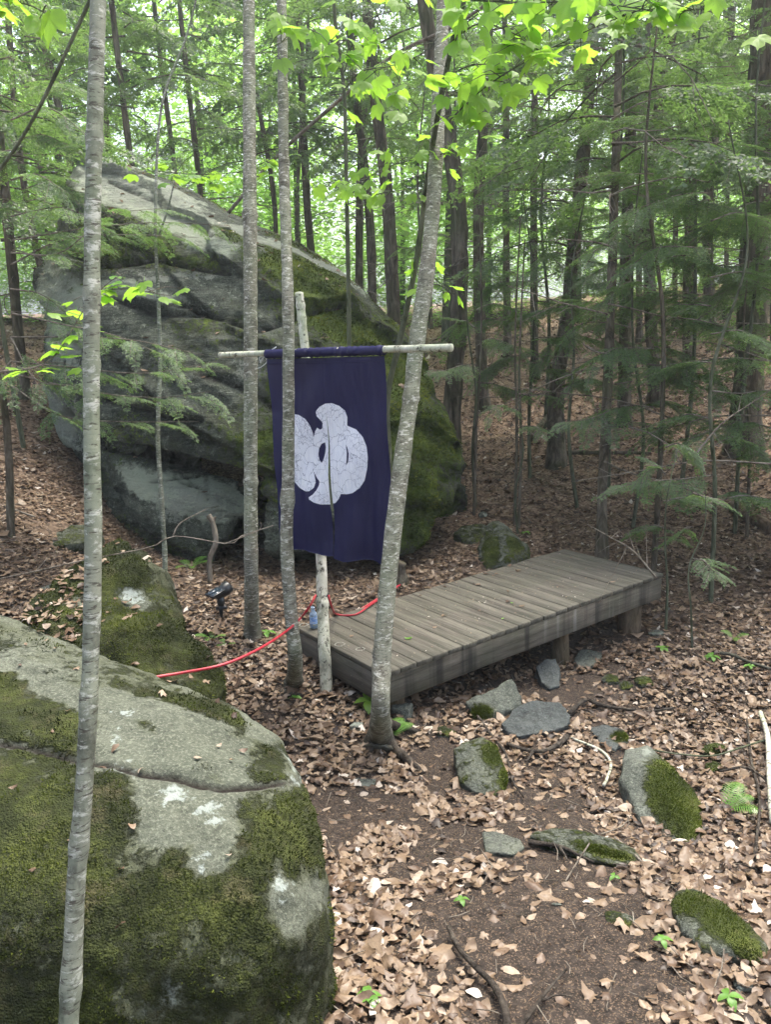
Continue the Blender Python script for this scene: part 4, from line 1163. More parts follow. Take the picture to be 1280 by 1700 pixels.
# ------------------------------------------------------------------ leaf litter
def leaf_protos(rich):
    out = []
    r = np.random.default_rng(5)
    for k in range(13 if rich else 5):
        ns = 6 if rich else 3; cols_ = (-1, -.5, 0, .5, 1) if rich else (-1, 0, 1); nc = len(cols_)
        t = np.linspace(0, 1, ns)
        w = np.sin(np.pi * np.clip(t * .94 + .03, 0, 1)) ** .8 * r.uniform(.20, .33) * (1 + .07 * r.normal(size=ns))
        curl = r.uniform(-.6, 1.1); bend = r.uniform(-.5, .8); tw = r.uniform(-1.0, 1.0)
        V = []
        for ti, wi in zip(t, w):
            for s in cols_:
                x = s * wi * (1 + .10 * r.normal()); z = curl * (s * wi) ** 2 * 3 + bend * (ti - .5) ** 2 + tw * s * wi * (ti - .5) + .022 * r.normal()
                V.append((x, ti - .5, z))
        i = np.arange(ns - 1)[:, None] * nc; j = np.arange(nc - 1)[None, :]
        Q = np.stack([i + j, i + j + 1, i + nc + j + 1, i + nc + j], -1).reshape(-1, 4)
        T = np.vstack([Q[:, [0, 1, 2]], Q[:, [0, 2, 3]]])
        out.append((np.array(V), T))
    if rich:
        for k in range(3):     # lobed maple and oak leaves
            n = 14
            a = np.linspace(0, 2 * np.pi, n, endpoint=False)
            rr = np.where(np.arange(n) % 2 == 0, .50, .33) * r.uniform(.7, 1.2, n) * (1 + .25 * np.cos(a))
            V = np.c_[rr * np.cos(a), rr * np.sin(a), .35 * rr ** 2 * r.normal(0, 1.2) + .06 * r.normal(size=n) + .12 * np.cos(2 * a + r.uniform(0, 6))]
            V = np.vstack([V, [0, 0, 0]]); i = np.arange(n)
            out.append((V, np.c_[i, (i + 1) % n, np.full(n, n)]))
    return out
def place_leaves(protos, pos, nrm_tilt, size, tint, seed):
    r = np.random.default_rng(seed); n = len(pos)
    which = r.integers(0, len(protos), n)
    VV, TT, AA, off = [], [], [], 0
    for k, (V, T) in enumerate(protos):
        idx = np.where(which == k)[0]; m = len(idx)
        if not m: continue
        yaw = r.uniform(0, 2 * np.pi, m); tx = r.normal(0, 1, m) * nrm_tilt[idx]; ty = r.normal(0, 1, m) * nrm_tilt[idx]
        cx, sx, cyy, sy, cz, sz = np.cos(tx), np.sin(tx), np.cos(ty), np.sin(ty), np.cos(yaw), np.sin(yaw)
        Rx = np.zeros((m, 3, 3)); Rx[:, 0, 0] = 1; Rx[:, 1, 1] = cx; Rx[:, 1, 2] = -sx; Rx[:, 2, 1] = sx; Rx[:, 2, 2] = cx
        Ry = np.zeros((m, 3, 3)); Ry[:, 1, 1] = 1; Ry[:, 0, 0] = cyy; Ry[:, 0, 2] = sy; Ry[:, 2, 0] = -sy; Ry[:, 2, 2] = cyy
        Rz = np.zeros((m, 3, 3)); Rz[:, 2, 2] = 1; Rz[:, 0, 0] = cz; Rz[:, 0, 1] = -sz; Rz[:, 1, 0] = sz; Rz[:, 1, 1] = cz
        R = Ry @ Rx @ Rz
        W = np.einsum('mij,vj->mvi', R, V) * size[idx][:, None, None]
        zmin = W[:, :, 2].min(1)
        W[:, :, 2] -= (zmin * .6)[:, None]
        W += pos[idx][:, None, :]
        VV.append(W.reshape(-1, 3)); TT.append((T[None] + (np.arange(m) * len(V))[:, None, None]).reshape(-1, 3) + off)
        AA.append(np.repeat(tint[idx], len(V))); off += m * len(V)
    return np.concatenate(VV), np.concatenate(TT), np.concatenate(AA)
def litter():
    r = np.random.default_rng(11)
    bands = [(1.2, 3.2, 2600, 0.047, True), (3.2, 5.2, 1650, .049, True), (5.2, 8, 1100, .053, False), (8, 14, 380, .07, False), (14, 30, 75, .11, False)]
    Vs, Ts, As, off = [], [], [], 0
    pr, pf = leaf_protos(True), leaf_protos(False)
    for (d0, d1, dens, sz, rich) in bands:
        half = .60
        area = half * (d1 ** 2 - d0 ** 2)
        n = int(area * dens)
        d = np.sqrt(r.uniform(d0 ** 2, d1 ** 2, n)); s = r.uniform(-half, half, n)
        x, y = d * s, d
        xy = np.c_[x, y]
        so, un = soil_mask(xy)
        patch = .5 + .5 * fbm(np.c_[xy * 1.6, np.zeros(n)], 3, 77)
        keep = (r.uniform(size=n) > so * .982) & (r.uniform(size=n) > un * .55)
        for fp in FOOT:
            near = np.hypot(x - fp[:, 0].mean(), y - fp[:, 1].mean()) < 1.2
            if near.any():
                ins = np.zeros(n, bool); ins[near] = inside(xy[near], fp); keep &= ~(ins & (r.uniform(size=n) < .95))
        keep &= r.uniform(size=n) < np.clip(.75 + .5 * patch, 0, 1)
        x, y, so2 = x[keep], y[keep], so[keep]; n = len(x)
        z = gh(x, y) + r.uniform(.0, .022, n) * (1 - so2)
        size = sz * r.uniform(.28, 1.3, n) * (1 + .55 * (r.uniform(size=n) < .07))
        tilt = np.where(so2 > .4, .08, .22) * np.ones(n)
        big = fbm(np.c_[x * .6, y * .6, np.zeros(n)], 2, 5)
        # the leaves away from the trodden path are older, redder and darker
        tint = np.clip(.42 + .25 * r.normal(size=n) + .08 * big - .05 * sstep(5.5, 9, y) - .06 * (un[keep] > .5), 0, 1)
        tint = np.where(r.uniform(size=n) < .008, .96, tint)
        V, T, A = place_leaves(pr if rich else pf, np.c_[x, y, z], tilt, size, tint, 5)
        Vs.append(V); Ts.append(T + off); As.append(A); off += len(V)
    me = mesh_np('leaf_litter', np.concatenate(Vs), None, np.concatenate(Ts), [M['litter']], {'tint': np.concatenate(As)}, False)
    tag(link('leaf_litter', me), 'thick carpet of tan and brown fallen leaves over the forest floor', 'fallen leaves', None, 'stuff')
    # little twigs, stalks and needles strewn among the leaves
    n = 2600; g = Geo()
    d = np.sqrt(r.uniform(1.4 ** 2, 8 ** 2, n)); q_ = r.uniform(-.6, .6, n); x, y = d * q_, d
    z0_ = gh(x, y); a = r.uniform(0, 6.28, n); l = np.exp(r.normal(-3.0, .6, n)); rad = l * .012 + .0009
    for i in range(n):
        p0 = np.array([x[i], y[i], z0_[i] + r.uniform(.006, .026)]); dv = np.array([math.cos(a[i]), math.sin(a[i]), r.normal(0, .12)])
        g.add(*tube([p0, p0 + dv * l[i] * .5 + np.array([-dv[1], dv[0], 0]) * l[i] * r.normal(0, .1), p0 + dv * l[i]], rad[i], 3, 0, 0, 1, False))
    tag(link('twig_litter', g.mesh('twig_litter', [M['bark_twig']], smooth=False)), 'small twigs and stalks strewn among the fallen leaves', 'twigs', None, 'stuff')
    # crumbs of bark, bud scales and needles on the trodden soil
    n = 15000
    x = r.uniform(-.6, 2.2, n); y = r.uniform(1.4, 4.4, n)
    so, un = soil_mask(np.c_[x, y]); k = (r.uniform(size=n) < np.clip(so * 1.1, .25, 1)); x, y = x[k], y[k]; n = len(x)
    c = np.c_[x, y, gh(x, y) + .002]
    a = r.uniform(0, 6.28, n); s = r.uniform(.0012, .004, n); l = s * r.uniform(1, 2.8, n)
    d = np.c_[np.cos(a), np.sin(a), r.normal(0, .2, n)]; e = np.c_[-np.sin(a), np.cos(a), r.normal(0, .2, n)]
    V = np.stack([c - d * l[:, None], c + e * s[:, None] * .6 + Z3 * .003, c + d * l[:, None], c - e * s[:, None] * .6], 1).reshape(-1, 3)
    me = mesh_np('soil_crumbs', V, np.arange(4 * n).reshape(-1, 4), None, [M['litter']], {'tint': np.repeat(np.clip(r.normal(.34, .22, n), 0, .9), 4)}, False)
    tag(link('soil_crumbs', me), 'fine bark crumbs and bud scales strewn on the bare path', 'debris', None, 'stuff')
litter()
def leaves_on(oname, n, size, seed, dens_px=None):
    from mathutils.bvhtree import BVHTree
    o = bpy.data.objects[oname]; me = o.data
    V = np.empty(len(me.vertices) * 3, np.float32); me.vertices.foreach_get('co', V); V = V.reshape(-1, 3)
    N = vnormals(me); ok = np.where(N[:, 2] > .72)[0]
    if dens_px is not None: ok = ok[inside(proj(V[ok] + np.array(o.location))[:, :2], dens_px)]
    r = np.random.default_rng(seed); i = r.choice(ok, n); pr = leaf_protos(True)
    pos = V[i] + np.array([0, 0, .004]) + r.normal(0, .01, (n, 3)) * [1, 1, 0]
    W, T, A = place_leaves(pr, pos, np.full(n, .25), size * r.uniform(.5, 1.2, n), np.clip(r.normal(.5, .25, n), 0, 1), seed)
    k = tag(link('fallen_leaves', mesh_np('fallen_leaves', W + np.array(o.location), None, T, [M['litter']], {'tint': A}, False)), 'brown leaves fallen on top of the ' + oname.replace('_', ' '), 'fallen leaves', None, 'stuff')
leaves_on('mossy_ledge', 160, .055, 3, [(-50, 860), (150, 860), (160, 1000), (140, 1060), (-50, 1100)])
leaves_on('mossy_ledge', 30, .05, 4)
leaves_on('mossy_boulder', 46, .028, 6)
leaves_on('huge_boulder', 260, .07, 7)

# ------------------------------------------------------------------ roots, sticks, logs
def stick(pts, r0, r1, label, mat='bark_twig', name='fallen_stick', cat='stick', branches=(), n=26, bump=.12, group=None):
    g = Geo(); pth = smooth_path(pts, n)
    g.add(*tube(pth, [r0, (r0 + r1) * .5, r1], 9, bump, int(abs(pts[0][0]) * 100) % 90, 18))
    for bpts, b0, b1 in branches: g.add(*tube(smooth_path(bpts, 12), [b0, b1], 7, bump, 3, 18))
    return single(name, g, M[mat], pts[0], label, cat, group)
def gl(L, z=.012): return [G(*p) + Z3 * (z + .016) for p in L]
stick(gl([(945,1192),(958,1178),(975,1168),(1000,1178),(1040,1184),(1080,1187),(1118,1182)], .012), .016, .006, 'grey root snaking right from the dark slate step stone', 'root', 'tree_root', 'root')
stick(gl([(842,1242),(870,1252),(900,1255),(925,1245),(942,1230)], .014), .008, .016, 'dark knobbly root curving below the dark slate step stone', 'root', 'tree_root', 'root', [(gl([(885,1254),(878,1266),(872,1272)]), .010, .004)])
stick(gl([(790,1190),(815,1225),(840,1258),(850,1300),(870,1330)], .006), .010, .004, 'thin dark root running down the path beside the rounded pale stone', 'root', 'tree_root', 'root')
stick(gl([(948,1232),(975,1243),(1000,1255),(1014,1275),(1008,1300),(1002,1312)], .012), .006, .0075, 'pale forked stick lying above the moss-capped rock', 'peeled')
stick(gl([(878,1408),(905,1412),(935,1418),(960,1430),(985,1442)], .014), .011, .004, 'shiny black root in front of the long stone ridge', 'root', 'tree_root', 'root', [(gl([(930,1418),(938,1430),(942,1438)]), .007, .003)])
stick(gl([(1020,1400),(1045,1420),(1070,1446)], .012), .005, .004, 'short pale twig over the right end of the stone ridge')
stick(gl([(745,1552),(760,1585),(790,1620),(820,1650),(838,1690),(842,1725)], .016), .007, .011, 'bent brown stick at the lower centre beside a big pale leaf', 'root')
stick(gl([(862,1722),(885,1690),(915,1650),(942,1620)], .012), .007, .003, 'thin dark straight twig on the lower path', 'root', branches=[(gl([(900,1675),(925,1665),(950,1668)]), .004, .002)])
stick([G(1262,1190) + Z3 * .03, G(1272,1250) + Z3 * .10, G(1276,1330) + Z3 * .10, G(1282,1380) + Z3 * .04], .012, .014, 'pale bare branch leaning along the right edge', 'peeled')
stick([G(1240,1200) + Z3 * .02, G(1245,1270) + Z3 * .05, G(1260,1340) + Z3 * .04, G(1252,1430) + Z3 * .02], .006, .006, 'slim dark twig left of the pale bare branch', 'root')
stick([G(1075,1272) + Z3 * .10, G(1120,1280) + Z3 * .10, G(1180,1275) + Z3 * .07, G(1230,1255) + Z3 * .05, G(1290,1235) + Z3 * .05], .004, .005, 'long wiry green twig arching over the moss balls at right', 'bark_stem')
stick([G(1195,1295) + Z3 * .05, G(1240,1290) + Z3 * .05, G(1290,1325) + Z3 * .05], .006, .006, 'brown twig crossing above the fern at right', 'root')
stick(gl([(1195,1092),(1215,1095),(1245,1108),(1290,1122)], .02), .012, .009, 'mottled grey stick on the leaves right of the deck', 'bark_grey')
stick(gl([(975,988),(1010,1010),(1045,1022),(1062,1040)], .012), .006, .003, 'dark twig right under the far deck corner', 'root')
stick([G(0,985) + Z3 * .10, P(60,948,4.0), P(140,930,3.9), P(250,908,3.9), P(290,890,3.95), P(380,903,4.0), P(395,892,4.02), P(455,872,4.05)], .0055, .0022, 'long bare pale twig arching across from the left edge in front of the birch', 'bark_twig', branches=[([P(287,890,3.95), P(300,868,3.97), P(343,845,4.0)], .004, .0015), ([P(60,948,4.0), P(80,925,4.0)], .003, .001), ([P(372,903,4.0), P(430,880,4.0), P(432,866,4.0)], .003, .001)], n=50)
stick([G(0,842) + Z3 * .02, G(60,868) + Z3 * .05], .012, .008, 'short grey stick on the leaf slope at the left edge')
LOGS = [([G(1215,845), G(1285,885)], .06, .07, 'split decayed log lying on the hillside at the right edge', 'post'),
        ([G(930,760) + Z3 * .05, G(1080,765) + Z3 * .08], .03, .02, 'dark fallen branch across the hillside leaves behind the deck', 'bark_dark'),
        ([G(880,735) + Z3 * .04, G(960,665) + Z3 * .35], .04, .02, 'mossy broken trunk end at the foot of the leaning hemlock', 'bark_dark')]
for pts, a_, b_, lab, mt in LOGS:
    stick([pts[0] + Z3 * a_ * .5, (pts[0] + pts[1]) / 2 + Z3 * a_ * .5, pts[1] + Z3 * a_ * .5], a_, b_, lab, mt, 'fallen_log', 'log', bump=.2)
# stump behind the banner
g = Geo(); s0 = G(664, 972)
g.add(*tube(smooth_path([s0 - Z3 * .1, s0 + Z3 * .12, s0 + Z3 * .2 + X3 * .02], 14), [.11, .07, .05], 16, .3, 4, 12)); single('tree_stump', g, M['bark_dark'], s0, 'short rotten stump behind the deck and the leaning birch', 'stump')

# ------------------------------------------------------------------ hemlock foliage
def frond(L, nside, rich, seed, needle=.02, width=.45):
    """flat hemlock spray lying along +x: twigs and needles; returns V, Q, tint"""
    r = np.random.default_rng(seed)
    P0, D0, S0, A0 = [], [], [], []
    TW = []
    def run(o, ang, ln, lev, z0):
        step = needle * (.60 if rich else .95)
        n = max(int(ln / step), 2)
        dx, dy = math.cos(ang), math.sin(ang)
        TW.append((o, (o[0] + dx * ln, o[1] + dy * ln), z0, lev))
        for i in range(n):
            t = (i + .5) / n
            p = (o[0] + dx * ln * t, o[1] + dy * ln * t, z0 - .35 * ln * t * t)
            for s in (-1, 1):
                P0.append(p); D0.append(ang + s * (1.05 - .35 * t)); S0.append(needle * (1 - .35 * t) * r.uniform(.7, 1.15)); A0.append(.35 + .5 * t ** 3 + .12 * r.normal())
    run((0, 0), 0, L, 0, 0)
    for k in range(nside):
        t = (k + .6) / nside
        ln = L * width * (1 - t * .75) * r.uniform(.6, 1.1)
        for s in (-1, 1):
            ang = s * r.uniform(.75, 1.05)
            o = (L * t + .01 * r.normal(), 0)
            run(o, ang, ln, 1, -.2 * L * t * t)
            if rich or ln > L * .22:
                for q in range(3 if rich else 2):
                    tt = (q + 1) / (4 if rich else 3)
                    o2 = (o[0] + math.cos(ang) * ln * tt, o[1] + math.sin(ang) * ln * tt)
                    for s2 in (-1, 1):
                        run(o2, ang + s2 * .8, ln * .4 * (1.15 - tt), 2, -.2 * L * t * t - .3 * ln * tt * tt)
    P0 = np.array(P0); D0 = np.array(D0); S0 = np.array(S0); n = len(P0)
    d = np.c_[np.cos(D0), np.sin(D0), r.normal(-.15, .3, n)]; e = np.c_[-np.sin(D0), np.cos(D0), r.normal(0, .4, n)]
    w = S0 * (.22 if rich else .30)
    V = np.stack([P0, P0 + d * S0[:, None] * .5 + e * w[:, None], P0 + d * S0[:, None], P0 + d * S0[:, None] * .5 - e * w[:, None]], 1).reshape(-1, 3)
    Q = np.arange(4 * n).reshape(-1, 4)
    return V, Q, np.repeat(np.clip(A0, 0, 1), 4), TW
def xform(V, R, t, s=1.0): return (V * s) @ R.T + t
def rot_to(d, roll=0.0, droop=0.0):
    d = np.asarray(d, float); d = d / np.linalg.norm(d)
    y = np.cross(Z3, d); y /= np.linalg.norm(y) + 1e-9; z = np.cross(d, y)
    c, s = math.cos(roll), math.sin(roll)
    y2 = y * c + z * s; z2 = -y * s + z * c
    return np.c_[d, y2, z2]
FR_RICH = [frond(.34, 10, True, k, .016, .42) for k in range(3)]
FR_MID = [frond(.46, 6, False, 10 + k, .038, .5) for k in range(3)]
def crown_mesh(name, H, z0, R, nb, seed, protos, mat, sparse=1.0, scale=1.0, top_open=False):
    """branches with sprays for a hemlock of height H, first live branch at z0"""
    r = np.random.default_rng(seed)
    gF, gB = Geo(), Geo()
    for k in range(nb):
        t = (k + r.uniform()) / nb
        z = z0 + (H - z0) * t ** 1.05
        L = R * (1 - ((z - z0) / (H - z0)) ** 1.6 * .85) * r.uniform(.55, 1.1)
        az = k * 2.4 + r.uniform(-.4, .4)
        h = np.array([math.cos(az), math.sin(az), 0])
        up = r.uniform(-.05, .28)
        n = 6
        tt = np.linspace(0, 1, n)
        path = np.array([0, 0, z]) + h * (L * tt)[:, None] + Z3 * (L * (up * tt - .42 * tt ** 2))[:, None]
        path += r.normal(0, .02, path.shape) * tt[:, None]
        gB.add(*tube(path, [.006 * L + .005, .002], 4, 0, 0, 1, False))
        ns = max(int(L * 5.2 * sparse), 2)
        for i in range(ns):
            s = .22 + .78 * (i + r.uniform(0, .8)) / ns
            if s > 1: s = 1
            p = np.array([np.interp(s, tt, path[:, c]) for c in range(3)])
            side = (-1 if i % 2 else 1)
            a = az + side * r.uniform(.35, 1.1) * (1 - .6 * (s > .93))
            d = np.array([math.cos(a), math.sin(a), r.uniform(-.65, -.05)])
            V, Q, A, TW = protos[r.integers(len(protos))]
            sc = scale * r.uniform(.75, 1.35)
            gF.add(xform(V, rot_to(d, r.normal(0, .25)), p, sc), Q, None, np.clip(A + r.normal(0, .12) - .08, 0, 1))
    return gF, gB
CROWNS = []
for k in range(3):
    gF, gB = crown_mesh('c', 6.6, (.9, 1.9, 2.8)[k], (1.7, 1.9, 2.1)[k], (30, 24, 20)[k], 30 + k, FR_MID, None)
    CROWNS.append((gF.mesh('crown', [M['needle']], smooth=False), gB.mesh('branches', [M['bark_dark']], smooth=False)))
FARC = []
FR_FAR = [frond(.9, 5, False, 30 + k, .11, .5) for k in range(3)]
for k in range(2):
    gF, gB = crown_mesh('c', 10.0, 3.0 + k * 1.8, 2.2, 22, 50 + k, FR_FAR, None, .55, 1.0)
    FARC.append((gF.mesh('crown', [M['needle_far']], smooth=False), gB.mesh('branches', [M['bark_dark']], smooth=False)))
# bare dead limbs under a crown
def dead_limbs(seed, z0, z1, n, L):
    r = np.random.default_rng(seed); g = Geo()
    for k in range(n):
        z = r.uniform(z0, z1); a = r.uniform(0, 6.28); l = L * r.uniform(.4, 1)
        p = np.array([0, 0, z]); pts = [p]
        d = np.array([math.cos(a), math.sin(a), r.uniform(-.25, .25)])
        for i in range(4):
            p = p + d * l / 4; d = d + r.normal(0, .18, 3) - Z3 * .05; pts.append(p)
        g.add(*tube(pts, [.009, .003], 5, 0, 0, 1, False))
        for q in range(3):
            b = pts[1 + q]; dd = d + r.normal(0, .6, 3); dd /= np.linalg.norm(dd)
            g.add(*tube([b, b + dd * l * .22, b + dd * l * .4 + r.normal(0, .03, 3)], [.004, .0015], 4, 0, 0, 1, False))
    return g.mesh('dead_limb', [M['bark_twig']], smooth=False)
DEAD = [dead_limbs(s, .9, 4.5, 20, 1.1) for s in (1, 2, 3)]

TREE_LABELS = {}
def hemlock(px, d, w, lean=None, crown=0, label='', far=False, rot=0, crown_s=1.0, dead=True, zlift=0, group=None, bark='bark_dark', curve=None, live=True):
    b = GD(px, d)
    th = thing('hemlock_tree', b, label, 'tree', group)
    H = 17.0 if far else 13.5
    r0 = w / 2 * d / FPX
    if curve is not None:
        pts = [b - Z3 * .15] + [P(x, y, dd) for (x, y, dd) in curve]
        last, prev = pts[-1], pts[-2]
        dirn = (last - prev) / np.linalg.norm(last - prev); dirn = dirn + Z3 * .6; dirn /= np.linalg.norm(dirn)
        pts.append(last + dirn * max(2.0, H - (last[2] - b[2])))
    else:
        lx = (lean or 0)
        wq = np.random.default_rng(int(abs(px) * 7)).normal(0, .14, 3); pts = [b - Z3 * .15, b + np.array([lx * .2 + wq[0], 0, H * .22]), b + np.array([lx * .45 + wq[1], 0, H * .45]), b + np.array([lx * .7 + wq[2], 0, H * .7]), b + np.array([lx, 0, H])]
    pth = smooth_path(pts, 70)
    hg = pth[:, 2] - b[2]
    rr = r0 * np.clip(1.05 - .75 * hg / H, .12, 2) * (1 + .55 * np.exp(-np.clip(hg, 0, 9) / .18))
    g = Geo(); g.add(*tube(pth, rr, 12, .12, int(px) % 50, 5)); part('trunk', g, M[bark], th)
    if live:
        cF, cB = (FARC[crown % 2] if far else CROWNS[crown % 3])
        for nm, me in (('crown', cF), ('branch', cB)):
            o = link(nm, me, th); o['kind'] = 'stuff'; o.rotation_euler = (0, 0, rot); o.scale = (crown_s,) * 3
            top = pth[-1] - b
            if curve is not None:      # crown follows the leaning stem
                o.location = (top[0] * .25, top[1] * .25, zlift)
            else: o.location = (0, 0, zlift)
    if dead:
        o = link('dead_branch', DEAD[crown % 3], th); o['kind'] = 'stuff'; o.rotation_euler = (0, 0, rot * 1.7)
    return th
# trunks one can tell apart in the photograph: column, depth, width in pixels ...
H = [
 dict(px=745, d=10.5, w=36, crown=2, label='thick dark hemlock trunk directly right of the leaning birch', rot=.3, zlift=3.0),
 dict(px=656, d=13, w=28, crown=2, label='dark straight hemlock trunk rising behind the middle of the huge boulder', rot=1.1, zlift=2.2),
 dict(px=617, d=15, w=20, crown=1, label='slimmer hemlock trunk just left of the straight one behind the boulder', rot=2.0, zlift=2.0),
 dict(px=541, d=16, w=17, crown=1, label='hemlock trunk with bare arching limbs above the boulder slope', rot=.7, zlift=2.6),
 dict(px=802, d=13, w=24, crown=2, label='hemlock trunk between the thick dark trunk and the bright gap', rot=2.9, zlift=2.0),
 dict(px=843, d=17, w=15, crown=1, label='thin distant hemlock trunk left of the bright gap', rot=1.9, zlift=1.5),
 dict(px=888, d=15, w=16, crown=0, label='thin hemlock trunk standing in the bright gap', rot=.2, zlift=1.8),
 dict(px=922, d=9.6, w=32, crown=0, label='leaning hemlock with swollen base on the slope behind the deck', rot=.9, zlift=1.5, curve=[(925,640,9.7),(940,540,9.8),(952,420,9.9),(968,260,10.1),(985,60,10.3)]),
 dict(px=1000, d=7.2, w=20, crown=0, label='thin dark tree with dead twigs nearest behind the deck', rot=2.2, zlift=2.4, curve=[(1000,820,7.2),(1006,700,7.3),(1012,560,7.3),(1018,400,7.4),(1024,200,7.5),(1030,0,7.6)]),
 dict(px=1036, d=10.8, w=24, crown=1, label='hemlock trunk just right of and behind the thin dark tree', rot=1.4, zlift=1.7),
 dict(px=1090, d=11.5, w=24, crown=2, label='hemlock trunk at mid right on the leaf slope', rot=.5, zlift=.8),
 dict(px=1143, d=13, w=22, crown=0, label='hemlock trunk half hidden by foliage left of the massive trunk', rot=2.6, zlift=.6),
 dict(px=1236, d=9.5, w=56, crown=2, label='massive rough-barked hemlock trunk at the right edge', rot=1.0, zlift=1.4),
 dict(px=1180, d=17, w=22, crown=1, label='hemlock far up the right slope beyond the massive trunk', rot=.1, zlift=.4),
 dict(px=365, d=14, w=12, crown=1, label='thin hemlock above the boulder crest left of the birch', rot=2.2, zlift=1.8),
 dict(px=268, d=13, w=14, crown=1, label='hemlock rising behind the pale crest of the boulder', rot=1.2, zlift=2.0),
 dict(px=210, d=15, w=12, crown=0, label='narrow hemlock behind the tip of the boulder', rot=.9, zlift=1.0),
 dict(px=40, d=9.5, w=20, crown=0, label='hemlock at the left edge, its boughs hanging beside the boulder', rot=.4, zlift=.9),
 dict(px=-60, d=8.0, w=24, crown=1, label='hemlock just outside the left edge reaching boughs into view', rot=1.8, zlift=.4),
 dict(px=110, d=12.5, w=14, crown=1, label='hemlock left of the boulder tip, second from the left edge', rot=3.0, zlift=.6),
 dict(px=1330, d=8.2, w=30, crown=0, label='hemlock beyond the right edge reaching boughs into view', rot=2.0, zlift=.6),
]
for q in H:
    q['w'] = q['w'] * .82
    hemlock(**q)
# more trees behind: distinct things, placed on the slope
r = np.random.default_rng(23)
cols = [(90,22),(165,17),(225,24),(318,19),(450,15),(497,20),(596,17),(715,25),(775,22),(960,21),(1062,17),(1120,18),(1165,26),(1205,19),(1290,14),(1310,24),(-30,18),(1390,20),(-160,14),(1470,13)]
PLACES = [(-999, -10, 'past the left edge'), (-10, 130, 'left of the boulder tip'), (130, 260, 'above the boulder tip'), (260, 420, 'above the boulder crest left of the straight birch'), (420, 540, 'above the boulder between the two thin birches'),
          (540, 700, 'left of the leaning birch'), (700, 800, 'right of the leaning birch'), (800, 900, 'beside the bright gap'), (900, 1000, 'behind the leaning hemlock'), (1000, 1100, 'behind the thin dark tree'), (1100, 1200, 'behind the half hidden hemlock at right'), (1200, 1300, 'behind the massive trunk'), (1300, 2000, 'past the right edge')]
def where(items, noun):
    out = {}
    for a, b, w in PLACES:
        m = sorted([(d, px) for px, d in items if a <= px < b])
        nm = ['nearest', 'farther', 'third', 'fourth', 'fifth', 'sixth'] if len(m) > 1 else ['lone']
        for k_, (d, px) in enumerate(m): out[(px, d)] = '%s %s %s' % (nm[k_], noun, w)
    return out
WL = where(cols, 'slim background hemlock')
for i, (px, d) in enumerate(cols):
    hemlock(px, d, float(r.uniform(7, 14)) * 18 / d * 1.0, lean=float(r.uniform(-1.6, 1.6)), crown=i, far=d > 16, rot=float(r.uniform(0, 6)), dead=i % 2 == 0,
            label=WL[(px, d)], group='hemlocks in the background forest', zlift=float(r.uniform(-.6, 2.0)) + (1.5 if 780 < px < 960 else 0), crown_s=float(r.uniform(.85, 1.1)))

# ------------------------------------------------------------------ bright broadleaf wood behind
def broad_crown(seed, H, R, z0, n, leaf):
    r = np.random.default_rng(seed)
    nc = 60
    c = np.c_[r.normal(0, R * .42, (nc, 2)), r.uniform(z0, H, nc)]
    k = r.integers(0, nc, n)
    rad = r.uniform(.5, 1.1, nc)
    p = c[k] + r.normal(0, 1, (n, 3)) * rad[k][:, None] * [1, 1, .55]
    a = r.uniform(0, 6.28, n); tl = r.normal(0, .5, n)
    d = np.c_[np.cos(a), np.sin(a), tl * .6]; e = np.c_[-np.sin(a), np.cos(a), r.normal(0, .5, n)]
    s = leaf * r.uniform(.6, 1.2, n)[:, None]
    V = np.stack([p - d * s, p + e * s * .6, p + d * s, p - e * s * .6], 1).reshape(-1, 3)
    return mesh_np('crown', V, np.arange(4 * n).reshape(-1, 4), None, [M['decid']], {'tint': np.repeat(np.clip(r.normal(.5, .25, n), 0, 1), 4)}, False)
BC = [broad_crown(1, 12, 3.2, .8, 9000, .085), broad_crown(2, 15, 3.8, 1.2, 10000, .10), broad_crown(3, 9, 2.6, .4, 8000, .07)]
r = np.random.default_rng(91)
items = []
for ring, (dd, cnt) in enumerate(((21, 8), (29, 11), (39, 13), (50, 14))):
    for i in range(cnt):
        px = -260 + (i + .5 + r.uniform(-.3, .3)) * 1800 / cnt
        d = dd + r.uniform(-3, 3)
        if (850 < px < 1010 and ring <= 1) or (890 < px < 970 and ring == 2): continue
        items.append((px, d))
WL = where(items, 'bright broadleaf tree')
for k, (px, d) in enumerate(items):
    b = GD(px, d)
    th = thing('broadleaf_tree', b, WL[(px, d)], 'tree', 'broadleaf trees in the far wood')
    g = Geo(); g.add(*tube(smooth_path([b - Z3 * .2, b + np.array([.2, 0, 5]), b + np.array([r.uniform(-.8, .8), 0, 10])], 14), [.12, .03], 8, .08, k)); part('trunk', g, M['bark_stem'], th)
    o = link('crown', BC[k % 3], th); o['kind'] = 'stuff'; o.rotation_euler = (0, 0, float(r.uniform(0, 6))); sc = float(r.uniform(.75, 1.1)); o.scale = (sc, sc, sc)

items = [(-200 + (i + .5 + r.uniform(-.3, .3)) * 1700 / 20, 24 + 14 * r.uniform()) for i in range(20)]
WL = where(items, 'low bright bush')
for k, (px, d) in enumerate(items):
    b = GD(px, d); o = link('bush', BC[k % 3]); o.location = tuple(b - Z3 * .4); o.rotation_euler = (0, 0, float(r.uniform(0, 6))); o.scale = (.75, .75, float(r.uniform(.28, .4)))
    tag(o, WL[(px, d)], 'bush', 'bushes in the far wood')

